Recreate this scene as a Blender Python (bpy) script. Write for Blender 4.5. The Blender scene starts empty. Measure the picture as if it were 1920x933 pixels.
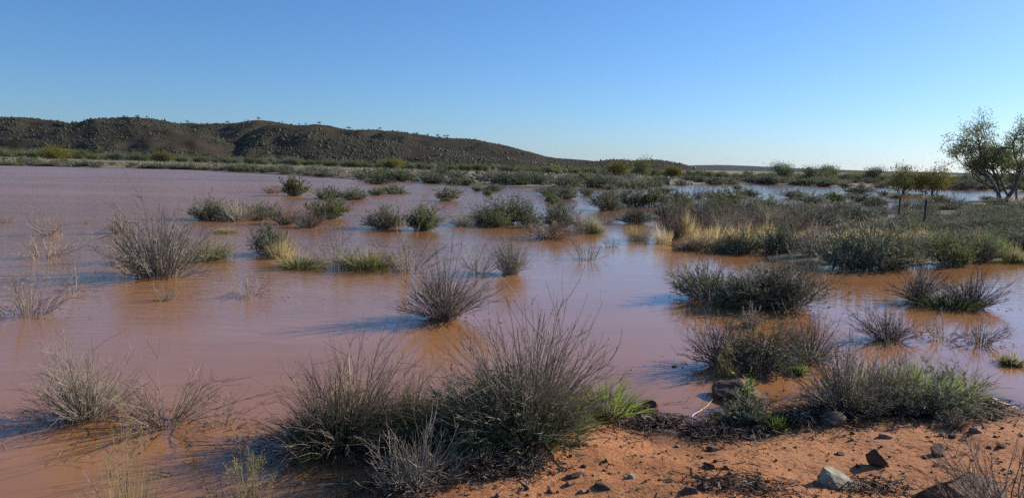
import bpy, math, random
import numpy as np
from mathutils import Matrix, Vector

# ---------------------------------------------------------------- camera, sky, sun, exposure
R = math.radians
scene = bpy.context.scene
COL = scene.collection
F, CX, CY = 1420.0, 960.0, 466.5           # photo focal length and centre in photo pixels
CAM_H = 2.2
ROLL = math.atan(35.0 / 1920.0)
PITCH = math.atan((466.5 - 312.5) / F)
_f = np.array([0, math.cos(PITCH), -math.sin(PITCH)])
_r0 = np.array([1.0, 0, 0])
_u0 = np.array([0, math.sin(PITCH), math.cos(PITCH)])
_r = _r0 * math.cos(ROLL) + _u0 * math.sin(ROLL)
_u = _u0 * math.cos(ROLL) - _r0 * math.sin(ROLL)
cam_data = bpy.data.cameras.new("camera")
cam = bpy.data.objects.new("camera", cam_data)
COL.objects.link(cam)
cam_data.sensor_width = 36.0
cam_data.lens = 36.0 * F / 1920.0
cam_data.clip_start = 0.05
cam_data.clip_end = 30000
cam.matrix_world = Matrix(((_r[0], _u[0], -_f[0], 0), (_r[1], _u[1], -_f[1], 0), (_r[2], _u[2], -_f[2], CAM_H), (0, 0, 0, 1)))
scene.camera = cam

SUN_EL, SUN_AZ = 24.0, 60.0                # degrees; azimuth clockwise from the view direction (+Y)
world = bpy.data.worlds.new("World")
scene.world = world
world.use_nodes = True
wn = world.node_tree.nodes
sky = wn.new("ShaderNodeTexSky")
sky.sky_type = 'NISHITA'
sky.sun_disc = False
sky.sun_elevation = R(SUN_EL)
sky.sun_rotation = R(SUN_AZ)
sky.altitude = 300
sky.air_density = 1.0
sky.dust_density = 0.5
sky.ozone_density = 9.5
world.node_tree.links.new(sky.outputs[0], wn["Background"].inputs[0])
wn["Background"].inputs[1].default_value = 0.1

sun_data = bpy.data.lights.new("sun", 'SUN')
sun_data.energy = 4.8
sun_data.angle = R(0.53)
sun_data.color = (1.0, 0.90, 0.76)
sun = bpy.data.objects.new("sun", sun_data)
COL.objects.link(sun)
_s = Vector((math.sin(R(SUN_AZ)) * math.cos(R(SUN_EL)), math.cos(R(SUN_AZ)) * math.cos(R(SUN_EL)), math.sin(R(SUN_EL))))
sun.rotation_euler = _s.to_track_quat('Z', 'Y').to_euler()
sun.location = (30, 20, 40)

vs = scene.view_settings
vs.view_transform = 'Standard'
vs.look = 'None'
vs.exposure = 0.47
vs.gamma = 1.0
vs.use_curve_mapping = False
scene.cycles.use_denoising = False      # keep the fine twigs crisp; the grain is like a phone sensor's
scene.cycles.sample_clamp_direct = 6.0
scene.cycles.sample_clamp_indirect = 3.0
scene.cycles.max_bounces = 8
scene.cycles.transparent_max_bounces = 12

# ---------------------------------------------------------------- helpers
RNG = np.random.default_rng(7)

def horizon(px):
    return 295.0 + px * 35.0 / 1920.0

def ray(px, py):
    d = _f + _r * ((px - CX) / F) - _u * ((py - CY) / F)
    return d

def at(px, py, z=0.0):
    d = ray(px, py)
    t = (z - CAM_H) / d[2]
    return np.array([d[0] * t, d[1] * t, z])

def at_depth(px, Z, z=0.0):
    """ground point in picture column px (at the horizon) at distance Z"""
    d = ray(px, horizon(px))
    s = Z / d[1]
    return np.array([d[0] * s, Z, z])

def depth_of(p):
    return float(np.dot(np.asarray(p) - np.array([0, 0, CAM_H]), _f))

def hash2(ix, iy, seed):
    h = (ix.astype(np.int64) * 374761393 + iy.astype(np.int64) * 668265263 + seed * 1442695041) & 0x7fffffff
    h = ((h ^ (h >> 13)) * 1274126177) & 0x7fffffff
    h = h ^ (h >> 16)
    return (h & 0xffff) / 65535.0

def vnoise(x, y, seed=0):
    x = np.asarray(x, float); y = np.asarray(y, float)
    ix = np.floor(x); iy = np.floor(y)
    fx = x - ix; fy = y - iy
    fx = fx * fx * (3 - 2 * fx); fy = fy * fy * (3 - 2 * fy)
    a = hash2(ix, iy, seed); b = hash2(ix + 1, iy, seed)
    c = hash2(ix, iy + 1, seed); d = hash2(ix + 1, iy + 1, seed)
    return (a * (1 - fx) + b * fx) * (1 - fy) + (c * (1 - fx) + d * fx) * fy - 0.5

def fbm(x, y, seed=0, octs=4):
    s = 0; a = 1.0; f = 1.0
    for o in range(octs):
        s = s + a * vnoise(np.asarray(x) * f + 17.3 * o, np.asarray(y) * f - 9.1 * o, seed + o)
        a *= 0.5; f *= 2.03
    return s

def make_mesh(name, V, faces, mat=None, attrs=None, smooth=False):
    """faces: list of int arrays (n,3) or (n,4)"""
    me = bpy.data.meshes.new(name)
    V = np.ascontiguousarray(V, np.float32)
    me.vertices.add(len(V))
    me.vertices.foreach_set("co", V.ravel())
    faces = [np.asarray(f, np.int32) for f in faces if len(f)]
    loops = np.concatenate([f.ravel() for f in faces])
    tot = np.concatenate([np.full(len(f), f.shape[1], np.int32) for f in faces])
    start = np.concatenate([[0], np.cumsum(tot)[:-1]]).astype(np.int32)
    me.loops.add(len(loops))
    me.loops.foreach_set("vertex_index", loops)
    me.polygons.add(len(tot))
    me.polygons.foreach_set("loop_start", start)
    me.polygons.foreach_set("loop_total", tot)
    if smooth:
        me.polygons.foreach_set("use_smooth", np.ones(len(tot), bool))
    for k, v in (attrs or {}).items():
        a = me.attributes.new(k, 'FLOAT', 'POINT')
        a.data.foreach_set("value", np.ascontiguousarray(v, np.float32))
    me.update(calc_edges=True)
    me.validate()
    if mat:
        me.materials.append(mat)
    return me

def link(name, data, parent=None, loc=None):
    o = bpy.data.objects.new(name, data)
    COL.objects.link(o)
    if parent is not None:
        o.parent = parent
    if loc is not None:
        o.location = loc
    return o

def tag(o, label=None, cat=None, group=None, kind=None):
    if label: o["label"] = label
    if cat: o["category"] = cat
    if group: o["group"] = group
    if kind: o["kind"] = kind
    return o

def normed(v):
    return v / np.maximum(np.linalg.norm(v, axis=-1, keepdims=True), 1e-9)

class Geo:
    """collects vertices / faces with tint (random per piece) and along (0 base..1 tip)"""
    def __init__(s):
        s.V = []; s.F = []; s.T = []; s.A = []; s.n = 0
    def add(s, V, F, T, A):
        s.V.append(V); s.F.append(F + s.n); s.T.append(T); s.A.append(A); s.n += len(V)
    def tubes(s, P, Rr, tint, sides=3):
        N, K, _ = P.shape
        if N == 0: return
        d = normed(P[:, -1] - P[:, 0])
        ref = np.where(np.abs(d[:, 2:3]) > 0.8, np.array([[1.0, 0, 0]]), np.array([[0, 0, 1.0]]))
        u = normed(np.cross(d, ref)); v = np.cross(d, u)
        ang = np.arange(sides) * 2 * math.pi / sides
        off = (np.cos(ang)[None, :, None] * u[:, None, :] + np.sin(ang)[None, :, None] * v[:, None, :])   # N,S,3
        V = P[:, :, None, :] + off[:, None, :, :] * Rr[:, :, None, None]
        V = V.reshape(-1, 3)
        base = (np.arange(N) * K * sides)[:, None, None] + (np.arange(K - 1) * sides)[None, :, None]
        j = np.arange(sides)[None, None, :]; j2 = (j + 1) % sides
        Fq = np.stack([base + j, base + j2, base + sides + j2, base + sides + j], -1).reshape(-1, 4)
        T = np.repeat(tint, K * sides)
        A = np.tile(np.repeat(np.linspace(0, 1, K), sides), N)
        s.add(V, Fq, T, A)
    def ribbons(s, P, W, side, tint):
        N, K, _ = P.shape
        if N == 0: return
        V = np.stack([P - side[:, None, :] * W[:, :, None], P + side[:, None, :] * W[:, :, None]], 2).reshape(-1, 3)
        base = (np.arange(N) * K * 2)[:, None] + (np.arange(K - 1) * 2)[None, :]
        Fq = np.stack([base, base + 1, base + 3, base + 2], -1).reshape(-1, 4)
        s.add(V, Fq, np.repeat(tint, K * 2), np.tile(np.repeat(np.linspace(0, 1, K), 2), N))
    def leaves(s, C, D, length, width, rng, tint):
        """diamond leaves from point C along D"""
        N = len(C)
        if N == 0: return
        D = normed(D)
        sd = normed(np.cross(D, rng.normal(size=(N, 3))))
        nn = np.cross(D, sd)
        L = np.broadcast_to(length, (N,))[:, None]; Wd = np.broadcast_to(width, (N,))[:, None]
        V = np.stack([C, C + D * L * 0.5 + sd * Wd + nn * Wd * 0.3, C + D * L, C + D * L * 0.5 - sd * Wd + nn * Wd * 0.3], 1).reshape(-1, 3)
        Fq = np.arange(N * 4).reshape(N, 4)
        s.add(V, Fq, np.repeat(tint, 4), np.tile([0, .5, 1, .5], N))
    def mesh(s, name, mat):
        if not s.V:
            return None
        return make_mesh(name, np.concatenate(s.V), [np.concatenate(s.F)], mat,
                         {"tint": np.concatenate(s.T), "along": np.concatenate(s.A)})

# ---------------------------------------------------------------- materials
def new_mat(name):
    m = bpy.data.materials.new(name)
    m.use_nodes = True
    nt = m.node_tree
    nt.nodes.clear()
    out = nt.nodes.new("ShaderNodeOutputMaterial")
    return m, nt, out

def N_(nt, typ, **kw):
    n = nt.nodes.new(typ)
    for k, v in kw.items():
        setattr(n, k, v)
    return n

def ramp(nt, src, stops, interp='LINEAR'):
    r = nt.nodes.new("ShaderNodeValToRGB")
    r.color_ramp.interpolation = interp
    els = r.color_ramp.elements
    els[0].position = stops[0][0]; els[0].color = (*stops[0][1], 1)
    els[1].position = stops[-1][0]; els[1].color = (*stops[-1][1], 1)
    for p, c in stops[1:-1]:
        e = els.new(p); e.color = (*c, 1)
    if src is not None:
        nt.links.new(src, r.inputs[0])
    return r

def mixc(nt, fac, a, b, mode='MIX'):
    m = nt.nodes.new("ShaderNodeMix")
    m.data_type = 'RGBA'; m.blend_type = mode
    for sock, val in ((m.inputs[0], fac), (m.inputs[6], a), (m.inputs[7], b)):
        if hasattr(val, "links") or isinstance(val, bpy.types.NodeSocket):
            nt.links.new(val, sock)
        elif isinstance(val, (int, float)):
            sock.default_value = val
        else:
            sock.default_value = (*val, 1)
    return m.outputs[2]

def math_(nt, op, a, b=None, c=None, clamp=False):
    m = nt.nodes.new("ShaderNodeMath"); m.operation = op; m.use_clamp = clamp
    for i, v in enumerate((a, b, c)):
        if v is None: continue
        if isinstance(v, bpy.types.NodeSocket): nt.links.new(v, m.inputs[i])
        else: m.inputs[i].default_value = v
    return m.outputs[0]

def noise(nt, vec, scale, detail=4, rough=0.55):
    n = nt.nodes.new("ShaderNodeTexNoise")
    n.inputs["Scale"].default_value = scale
    n.inputs["Detail"].default_value = detail
    n.inputs["Roughness"].default_value = rough
    if vec is not None: nt.links.new(vec, n.inputs["Vector"])
    return n.outputs[0]

def plant_mat(name, tint_stops, along=None, trans=0.0, objvar=0.25, rough=0.75):
    m, nt, out = new_mat(name)
    t = N_(nt, "ShaderNodeAttribute", attribute_name="tint")
    r = ramp(nt, t.outputs["Fac"], tint_stops)
    col = r.outputs[0]
    if along:
        a = N_(nt, "ShaderNodeAttribute", attribute_name="along")
        ra = ramp(nt, a.outputs["Fac"], [(0, (0,) * 3), (1, (1,) * 3)])
        pos = along[1]
        ra.color_ramp.elements[0].position = pos[0]; ra.color_ramp.elements[1].position = pos[1]
        col = mixc(nt, ra.outputs[0], col, along[0])
    oi = N_(nt, "ShaderNodeObjectInfo")
    v = math_(nt, 'MULTIPLY_ADD', oi.outputs["Random"], objvar * 2, 1 - objvar)
    hsv = N_(nt, "ShaderNodeHueSaturation")
    nt.links.new(col, hsv.inputs["Color"]); nt.links.new(v, hsv.inputs["Value"])
    b = N_(nt, "ShaderNodeBsdfPrincipled")
    b.inputs["Roughness"].default_value = rough
    b.inputs["Specular IOR Level"].default_value = 0.25
    nt.links.new(hsv.outputs[0], b.inputs["Base Color"])
    if trans > 0:
        tr = N_(nt, "ShaderNodeBsdfTranslucent")
        nt.links.new(hsv.outputs[0], tr.inputs[0])
        mx = N_(nt, "ShaderNodeMixShader"); mx.inputs[0].default_value = trans
        nt.links.new(b.outputs[0], mx.inputs[1]); nt.links.new(tr.outputs[0], mx.inputs[2])
        nt.links.new(mx.outputs[0], out.inputs[0])
    else:
        nt.links.new(b.outputs[0], out.inputs[0])
    return m

M = {}
M['stem_dark'] = plant_mat("dark_stems", [(0, (.10, .078, .066)), (.6, (.19, .155, .13)), (1, (.34, .285, .225))])
M['stem_grey'] = plant_mat("grey_stems", [(0, (.16, .135, .105)), (.5, (.28, .245, .185)), (1, (.46, .41, .31))])
M['stem_brown'] = plant_mat("brown_stems", [(0, (.13, .095, .07)), (.5, (.235, .178, .13)), (1, (.42, .34, .245))])
M['stem_green'] = plant_mat("green_stems", [(0, (.10, .105, .065)), (.5, (.18, .185, .115)), (1, (.31, .30, .195))])
M['leaf_green'] = plant_mat("green_leaves", [(0, (.085, .105, .05)), (.5, (.145, .172, .08)), (1, (.23, .25, .13))], trans=.3)
M['leaf_grey'] = plant_mat("greygreen_leaves", [(0, (.115, .125, .08)), (.5, (.185, .20, .125)), (1, (.29, .295, .19))], trans=.25)
M['leaf_olive'] = plant_mat("olive_leaves", [(0, (.09, .105, .035)), (.5, (.155, .17, .06)), (1, (.24, .25, .10))], trans=.35)
M['leaf_yellow'] = plant_mat("yellowgreen_leaves", [(0, (.10, .105, .022)), (.5, (.19, .18, .03)), (1, (.30, .26, .05))], trans=.4)
M['leaf_tree'] = plant_mat("tree_leaves", [(0, (.09, .11, .05)), (.5, (.16, .19, .08)), (.85, (.24, .26, .10)), (1, (.33, .31, .10))], trans=.5, objvar=.1)
M['grass_lime'] = plant_mat("lime_grass", [(0, (.10, .15, .028)), (.5, (.19, .26, .045)), (1, (.32, .37, .09))], trans=.45, objvar=.12)
M['grass_dark'] = plant_mat("dark_grass", [(0, (.05, .07, .026)), (.6, (.10, .13, .045)), (1, (.20, .21, .10))], trans=.3, objvar=.12)
M['grass_tip'] = plant_mat("green_grass_dry_tips", [(0, (.06, .085, .02)), (.5, (.12, .15, .035)), (1, (.2, .21, .07))], along=((.55, .47, .24), (.35, .9)), trans=.4, objvar=.1)
M['grass_straw'] = plant_mat("straw_grass", [(0, (.36, .28, .12)), (.5, (.52, .42, .20)), (1, (.66, .56, .31))], trans=.5, objvar=.12)
M['grass_seed'] = plant_mat("seeding_grass", [(0, (.13, .13, .04)), (.5, (.22, .21, .07)), (1, (.42, .36, .17))], along=((.48, .38, .2), (.4, 1)), trans=.4, objvar=.05)
M['leaf_broad'] = plant_mat("broad_leaves", [(0, (.10, .16, .03)), (1, (.22, .30, .07))], trans=.4, objvar=.05)
M['wood_pale'] = plant_mat("bleached_wood", [(0, (.45, .40, .33)), (1, (.62, .57, .5))])
M['bark'] = plant_mat("tree_bark", [(0, (.085, .07, .058)), (1, (.17, .14, .11))])
M['hill_scrub'] = plant_mat("hill_scrub", [(0, (.024, .028, .015)), (.5, (.045, .048, .026)), (.85, (.074, .072, .038)), (1, (.10, .07, .048))], objvar=0)
M['litter'] = plant_mat("litter", [(0, (.035, .025, .018)), (.5, (.075, .052, .036)), (.85, (.17, .125, .085)), (1, (.42, .36, .28))], objvar=0)
M['clod'] = plant_mat("clods", [(0, (.05, .03, .02)), (.6, (.14, .07, .04)), (1, (.3, .17, .09))], objvar=0)

def rock_mat(name, c1, c2, c3):
    m, nt, out = new_mat(name)
    tc = N_(nt, "ShaderNodeTexCoord")
    n1 = noise(nt, tc.outputs["Object"], 14, 6, .65)
    n2 = noise(nt, tc.outputs["Object"], 60, 5, .7)
    r = ramp(nt, n1, [(.3, c1), (.52, c2), (.72, c3)])
    col = mixc(nt, .35, r.outputs[0], ramp(nt, n2, [(.3, (.25,) * 3), (.7, (.9,) * 3)]).outputs[0], 'MULTIPLY')
    b = N_(nt, "ShaderNodeBsdfPrincipled"); b.inputs["Roughness"].default_value = .85
    b.inputs["Specular IOR Level"].default_value = .3
    nt.links.new(col, b.inputs["Base Color"])
    bp = N_(nt, "ShaderNodeBump"); bp.inputs["Strength"].default_value = .7; bp.inputs["Distance"].default_value = .012
    nt.links.new(math_(nt, 'ADD', n1, n2), bp.inputs["Height"])
    nt.links.new(bp.outputs[0], b.inputs["Normal"])
    nt.links.new(b.outputs[0], out.inputs[0])
    return m
M['rock_brown'] = rock_mat("brown_rock", (.07, .04, .028), (.16, .085, .055), (.28, .17, .11))
M['rock_dark'] = rock_mat("dark_rock", (.07, .04, .028), (.13, .075, .052), (.22, .135, .09))
M['rock_pale'] = rock_mat("pale_rock", (.22, .19, .14), (.42, .38, .28), (.58, .54, .42))
M['rock_grey'] = rock_mat("grey_rock", (.16, .10, .07), (.28, .19, .135), (.40, .29, .21))

# ground
def ground_mat():
    m, nt, out = new_mat("red_earth")
    geo = N_(nt, "ShaderNodeNewGeometry")
    pos = geo.outputs["Position"]
    sep = N_(nt, "ShaderNodeSeparateXYZ"); nt.links.new(pos, sep.inputs[0])
    n1 = noise(nt, pos, 1.3, 6, .6); n2 = noise(nt, pos, 22, 5, .65); n3 = noise(nt, pos, 140, 4, .6)
    sand = ramp(nt, n1, [(.3, (.36, .14, .05)), (.5, (.47, .20, .08)), (.72, (.56, .265, .12))]).outputs[0]
    sand = mixc(nt, .45, sand, ramp(nt, n2, [(.32, (.45, .42, .4)), (.55, (.95,) * 3), (.8, (1, 1, 1))]).outputs[0], 'MULTIPLY')
    speck = ramp(nt, n3, [(.60, (1, 1, 1)), (.70, (.45, .38, .34))]).outputs[0]
    sand = mixc(nt, .8, sand, speck, 'MULTIPLY')
    soil = N_(nt, "ShaderNodeAttribute", attribute_name="soil")
    soilf = math_(nt, 'MULTIPLY', soil.outputs["Fac"], math_(nt, 'MULTIPLY_ADD', n2, 1.6, .25), clamp=True)
    sand = mixc(nt, soilf, sand, (.085, .052, .034))
    # far land: straw and grey-green ground cover
    nf = noise(nt, pos, .035, 5, .6); nf2 = noise(nt, pos, .5, 4, .6)
    far = ramp(nt, math_(nt, 'MULTIPLY_ADD', nf2, .45, nf), [(.45, (.09, .09, .05)), (.66, (.15, .132, .078)), (.86, (.30, .245, .15))])
    land = N_(nt, "ShaderNodeAttribute", attribute_name="farland")
    col = mixc(nt, land.outputs["Fac"], sand, far.outputs[0])
    # wet margin
    wet = N_(nt, "ShaderNodeMapRange"); wet.clamp = True
    nt.links.new(math_(nt, 'MULTIPLY_ADD', n1, -.03, sep.outputs["Z"]), wet.inputs[0])
    wet.inputs[1].default_value = -.005; wet.inputs[2].default_value = .075; wet.inputs[3].default_value = 1; wet.inputs[4].default_value = 0
    col = mixc(nt, wet.outputs[0], col, mixc(nt, 1.0, col, (.5, .44, .4), 'MULTIPLY'))
    b = N_(nt, "ShaderNodeBsdfPrincipled")
    nt.links.new(col, b.inputs["Base Color"])
    nt.links.new(math_(nt, 'MULTIPLY_ADD', wet.outputs[0], -.45, .92), b.inputs["Roughness"])
    b.inputs["Specular IOR Level"].default_value = .25
    bp = N_(nt, "ShaderNodeBump"); bp.inputs["Strength"].default_value = .75; bp.inputs["Distance"].default_value = .035
    hsum = math_(nt, 'MULTIPLY_ADD', n3, .25, n2)
    nt.links.new(hsum, bp.inputs["Height"]); nt.links.new(bp.outputs[0], b.inputs["Normal"])
    nt.links.new(b.outputs[0], out.inputs[0])
    return m

def water_mat():
    m, nt, out = new_mat("muddy_water")
    geo = N_(nt, "ShaderNodeNewGeometry"); pos = geo.outputs["Position"]
    mps = N_(nt, "ShaderNodeMapping"); mps.inputs["Scale"].default_value = (.35, 1.3, 1)
    nt.links.new(pos, mps.inputs[0])
    n1 = noise(nt, mps.outputs[0], .55, 5, .6)
    col = ramp(nt, n1, [(.3, (.315, .138, .05)), (.5, (.35, .16, .062)), (.7, (.385, .184, .082))]).outputs[0]
    mp = N_(nt, "ShaderNodeMapping"); mp.inputs["Scale"].default_value = (1.0, 2.6, 1)
    mp.inputs["Rotation"].default_value = (0, 0, R(12))
    nt.links.new(pos, mp.inputs[0])
    w1 = noise(nt, mp.outputs[0], 2.2, 3, .5); w2 = noise(nt, mp.outputs[0], 9, 2, .5)
    hgt = math_(nt, 'MULTIPLY_ADD', w2, .3, w1)
    rip = N_(nt, "ShaderNodeAttribute", attribute_name="ripple")
    hgt = math_(nt, 'MULTIPLY', hgt, rip.outputs["Fac"])
    bp = N_(nt, "ShaderNodeBump"); bp.inputs["Strength"].default_value = 1.0; bp.inputs["Distance"].default_value = .11
    nt.links.new(hgt, bp.inputs["Height"])
    dif = N_(nt, "ShaderNodeBsdfDiffuse"); nt.links.new(col, dif.inputs[0])
    tr = N_(nt, "ShaderNodeBsdfTransparent"); tr.inputs[0].default_value = (.95, .8, .65, 1)
    mud = N_(nt, "ShaderNodeAttribute", attribute_name="mud")
    mx = N_(nt, "ShaderNodeMixShader")
    nt.links.new(mud.outputs["Fac"], mx.inputs[0]); nt.links.new(tr.outputs[0], mx.inputs[1]); nt.links.new(dif.outputs[0], mx.inputs[2])
    gl = N_(nt, "ShaderNodeBsdfGlossy"); gl.inputs["Color"].default_value = (1, 1, 1, 1)
    nt.links.new(math_(nt, 'MULTIPLY_ADD', rip.outputs["Fac"], .18, .02), gl.inputs["Roughness"])
    nt.links.new(bp.outputs[0], gl.inputs["Normal"])
    fr = N_(nt, "ShaderNodeFresnel"); fr.inputs[0].default_value = 1.333
    nt.links.new(bp.outputs[0], fr.inputs["Normal"])
    m2 = N_(nt, "ShaderNodeMixShader")
    nt.links.new(fr.outputs[0], m2.inputs[0]); nt.links.new(mx.outputs[0], m2.inputs[1]); nt.links.new(gl.outputs[0], m2.inputs[2])
    nt.links.new(m2.outputs[0], out.inputs[0])
    return m

def hill_mat(name, c1, c2, c3, sc=.06):
    m, nt, out = new_mat(name)
    geo = N_(nt, "ShaderNodeNewGeometry"); pos = geo.outputs["Position"]
    n1 = noise(nt, pos, sc, 6, .65); n2 = noise(nt, pos, sc * 7, 4, .7)
    r = ramp(nt, math_(nt, 'MULTIPLY_ADD', n2, .5, n1), [(.5, c1), (.72, c2), (.95, c3)])
    b = N_(nt, "ShaderNodeBsdfDiffuse"); nt.links.new(r.outputs[0], b.inputs[0])
    bp = N_(nt, "ShaderNodeBump"); bp.inputs["Strength"].default_value = .6; bp.inputs["Distance"].default_value = 1.0
    nt.links.new(n2, bp.inputs["Height"]); nt.links.new(bp.outputs[0], b.inputs["Normal"])
    nt.links.new(b.outputs[0], out.inputs[0])
    return m
M['ground'] = ground_mat(); M['water'] = water_mat()
M['hill'] = hill_mat("hill_earth", (.032, .034, .022), (.05, .044, .031), (.082, .06, .044), .035)
M['hill_far'] = hill_mat("far_hill", (.022, .026, .018), (.034, .036, .024), (.05, .046, .03), .01)
M['track'] = hill_mat("pale_track", (.34, .26, .16), (.46, .37, .24), (.58, .48, .33), .4)

# ---------------------------------------------------------------- terrain function
def poly_sdf(x, y, poly):
    """positive inside"""
    poly = np.asarray(poly, float)
    x = np.asarray(x, float); y = np.asarray(y, float)
    d = np.full(x.shape, 1e18); inside = np.zeros(x.shape, bool)
    n = len(poly)
    for i in range(n):
        ax, ay = poly[i]; bx, by = poly[(i + 1) % n]
        ex, ey = bx - ax, by - ay
        t = np.clip(((x - ax) * ex + (y - ay) * ey) / (ex * ex + ey * ey + 1e-12), 0, 1)
        d = np.minimum(d, (x - ax - t * ex) ** 2 + (y - ay - t * ey) ** 2)
        c = ((ay > y) != (by > y)) & (x < (bx - ax) * (y - ay) / (by - ay + 1e-15) + ax)
        inside ^= c
    d = np.sqrt(d)
    return np.where(inside, d, -d)

BANK_PX = [(1930, 772), (1893, 758), (1850, 738), (1800, 730), (1700, 728), (1600, 732), (1510, 745), (1450, 758), (1370, 772), (1330, 778),
           (1300, 794), (1240, 786), (1205, 765), (1150, 742), (1000, 742), (850, 752), (700, 768), (580, 790), (535, 815), (560, 832), (690, 842),
           (722, 872), (700, 905), (640, 940)]
BANK = [tuple(at(*p)[:2]) for p in BANK_PX]
BANK += [(-1.9, 4.0), (-3.2, 4.15), (-5, 3.6), (-9, 2.5), (-30, 0), (-60, -40), (60, -40), (40, 4), (12, 6.5)]
FAR_PZ = [(-2600, 330), (-1500, 270), (-600, 235), (0, 208), (360, 190), (600, 124), (760, 98), (870, 87), (960, 84), (1100, 85), (1180, 92), (1280, 108), (1360, 125),
          (1450, 132), (1600, 114), (1680, 122), (1760, 116), (1920, 108), (2400, 90), (3200, 80)]
FAR = [tuple(at_depth(p, z)[:2]) for p, z in FAR_PZ]
FAR += [(9000, 500), (9000, 9000), (-9000, 9000), (-9000, 600)]
ISLE_PX = [(1440, 490), (1500, 495), (1560, 500), (1700, 501), (1730, 495), (1830, 485), (1930, 495), (2300, 505), (2300, 372), (1930, 366), (1850, 371),
           (1780, 385), (1745, 397), (1640, 430), (1560, 440), (1500, 445), (1450, 460)]
ISLE = [tuple(at(*p)[:2]) for p in ISLE_PX]

def terrain(x, y, parts=False):
    x = np.asarray(x, float); y = np.asarray(y, float)
    d1 = poly_sdf(x, y, BANK) + .10 * fbm(x * 2.3, y * 2.3, 3, 3)
    d2 = poly_sdf(x, y, FAR)
    d2 = d2 + 1.6 * fbm(x * .12, y * .12, 5, 4)
    d3 = poly_sdf(x, y, ISLE) + .5 * fbm(x * .8, y * .8, 9, 3)
    dep = .14
    def prof(d, amp, l, lw):
        return np.where(d > 0, amp * (1 - np.exp(-np.maximum(d, 0) / l)), -dep * (1 - np.exp(np.minimum(d, 0) / lw)))
    z1 = prof(d1, .26, .9, .55)
    z1 = z1 + np.where(d1 > 0, np.minimum(d1, 1) * (.05 * fbm(x * 1.7, y * 1.7, 11, 3) + .014 * fbm(x * 9, y * 9, 12, 3)), 0)
    px = CX + F * x / np.maximum(y, 1)
    slope = np.interp(px, [-300, 0, 500, 1100, 1500, 3000], [.018, .017, .0062, .003, .002, .002])
    z2 = prof(d2, .35, 5, 3) + np.where(d2 > 0, slope * np.minimum(np.maximum(d2, 0), 450), 0) + np.where(d2 > 3, .10 * fbm(x * .1, y * .1, 21, 3), 0)
    z3 = prof(d3, .07, .6, .8)
    z = np.maximum(np.maximum(z1, z2), z3)
    if parts:
        return z, d1, d2, d3
    return z

def gz(x, y):
    return float(terrain(np.array([x]), np.array([y]))[0])

def at_ground(px, py):
    z = 0.0
    for _ in range(10):
        p = at(px, py, z)
        z = .5 * z + .5 * max(0.0, gz(p[0], p[1]))
    p = at(px, py, z)
    return np.array([p[0], p[1], max(0.0, gz(p[0], p[1]))])

# polar sheet round the camera
LITTER_PX = [(1188, 770), (1225, 798), (1290, 818), (1370, 812), (1450, 800), (1530, 795), (1600, 780), (1700, 790), (1790, 785), (1850, 760)]
LITTER = [tuple(at(x, y, .1)[:2]) for x, y in LITTER_PX]
def line_dist(x, y, pts):
    d = np.full(np.shape(x), 1e18)
    for (ax, ay), (bx, by) in zip(pts[:-1], pts[1:]):
        ex, ey = bx - ax, by - ay
        t = np.clip(((x - ax) * ex + (y - ay) * ey) / (ex * ex + ey * ey), 0, 1)
        d = np.minimum(d, np.hypot(x - ax - t * ex, y - ay - t * ey))
    return d

az = np.concatenate([np.arange(-180, -44, 3.0), np.arange(-44, 44, .3), np.arange(44, 180, 3.0)])
rr = np.concatenate([np.geomspace(.6, 16, 230), np.geomspace(16, 9000, 150)[1:]])
A_, R_ = np.meshgrid(np.radians(az), rr, indexing='ij')
GX = R_ * np.sin(A_); GY = R_ * np.cos(A_)
GZ, D1, D2, D3 = terrain(GX, GY, True)
na, nr = GX.shape
i, j = np.meshgrid(np.arange(na), np.arange(nr - 1), indexing='ij')
i2 = (i + 1) % na
gf = np.stack([i * nr + j, i2 * nr + j, i2 * nr + j + 1, i * nr + j + 1], -1).reshape(-1, 4)
gf = gf[:, ::-1]
V = np.stack([GX, GY, GZ], -1).reshape(-1, 3)
V = np.vstack([V, [[0, 0, gz(0, 0)]]])
fan = np.stack([np.full(na, na * nr), np.arange(na) * nr, ((np.arange(na) + 1) % na) * nr], -1)[:, ::-1]
soil = np.clip(1.2 - line_dist(GX, GY, LITTER) / .40, 0, 1) * (D1 > -.2)
CLUMP_SPOTS = [(650, 815, 1.0), (985, 795, 1.0), (830, 800, .8), (790, 905, .6), (1600, 765, .9), (1740, 770, .7), (935, 880, .3)]
for cx_, cy_, rad in CLUMP_SPOTS:
    c = at(cx_, cy_, .08)
    soil = np.maximum(soil, np.clip(1.1 - np.hypot(GX - c[0], GY - c[1]) / (rad * .75), 0, 1))
soil = np.append(soil.ravel(), 0)
farland = np.append(np.maximum(np.clip((D2 + 3) / 3, 0, 1), np.clip((D3 + 1) / 1, 0, 1)).ravel(), 0)
g = link("ground", make_mesh("ground", V, [gf, fan], M['ground'], {"soil": soil, "farland": farland}, True))
tag(g, "red sandy ground with a wet margin around the flooded pan", kind="structure")

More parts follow.
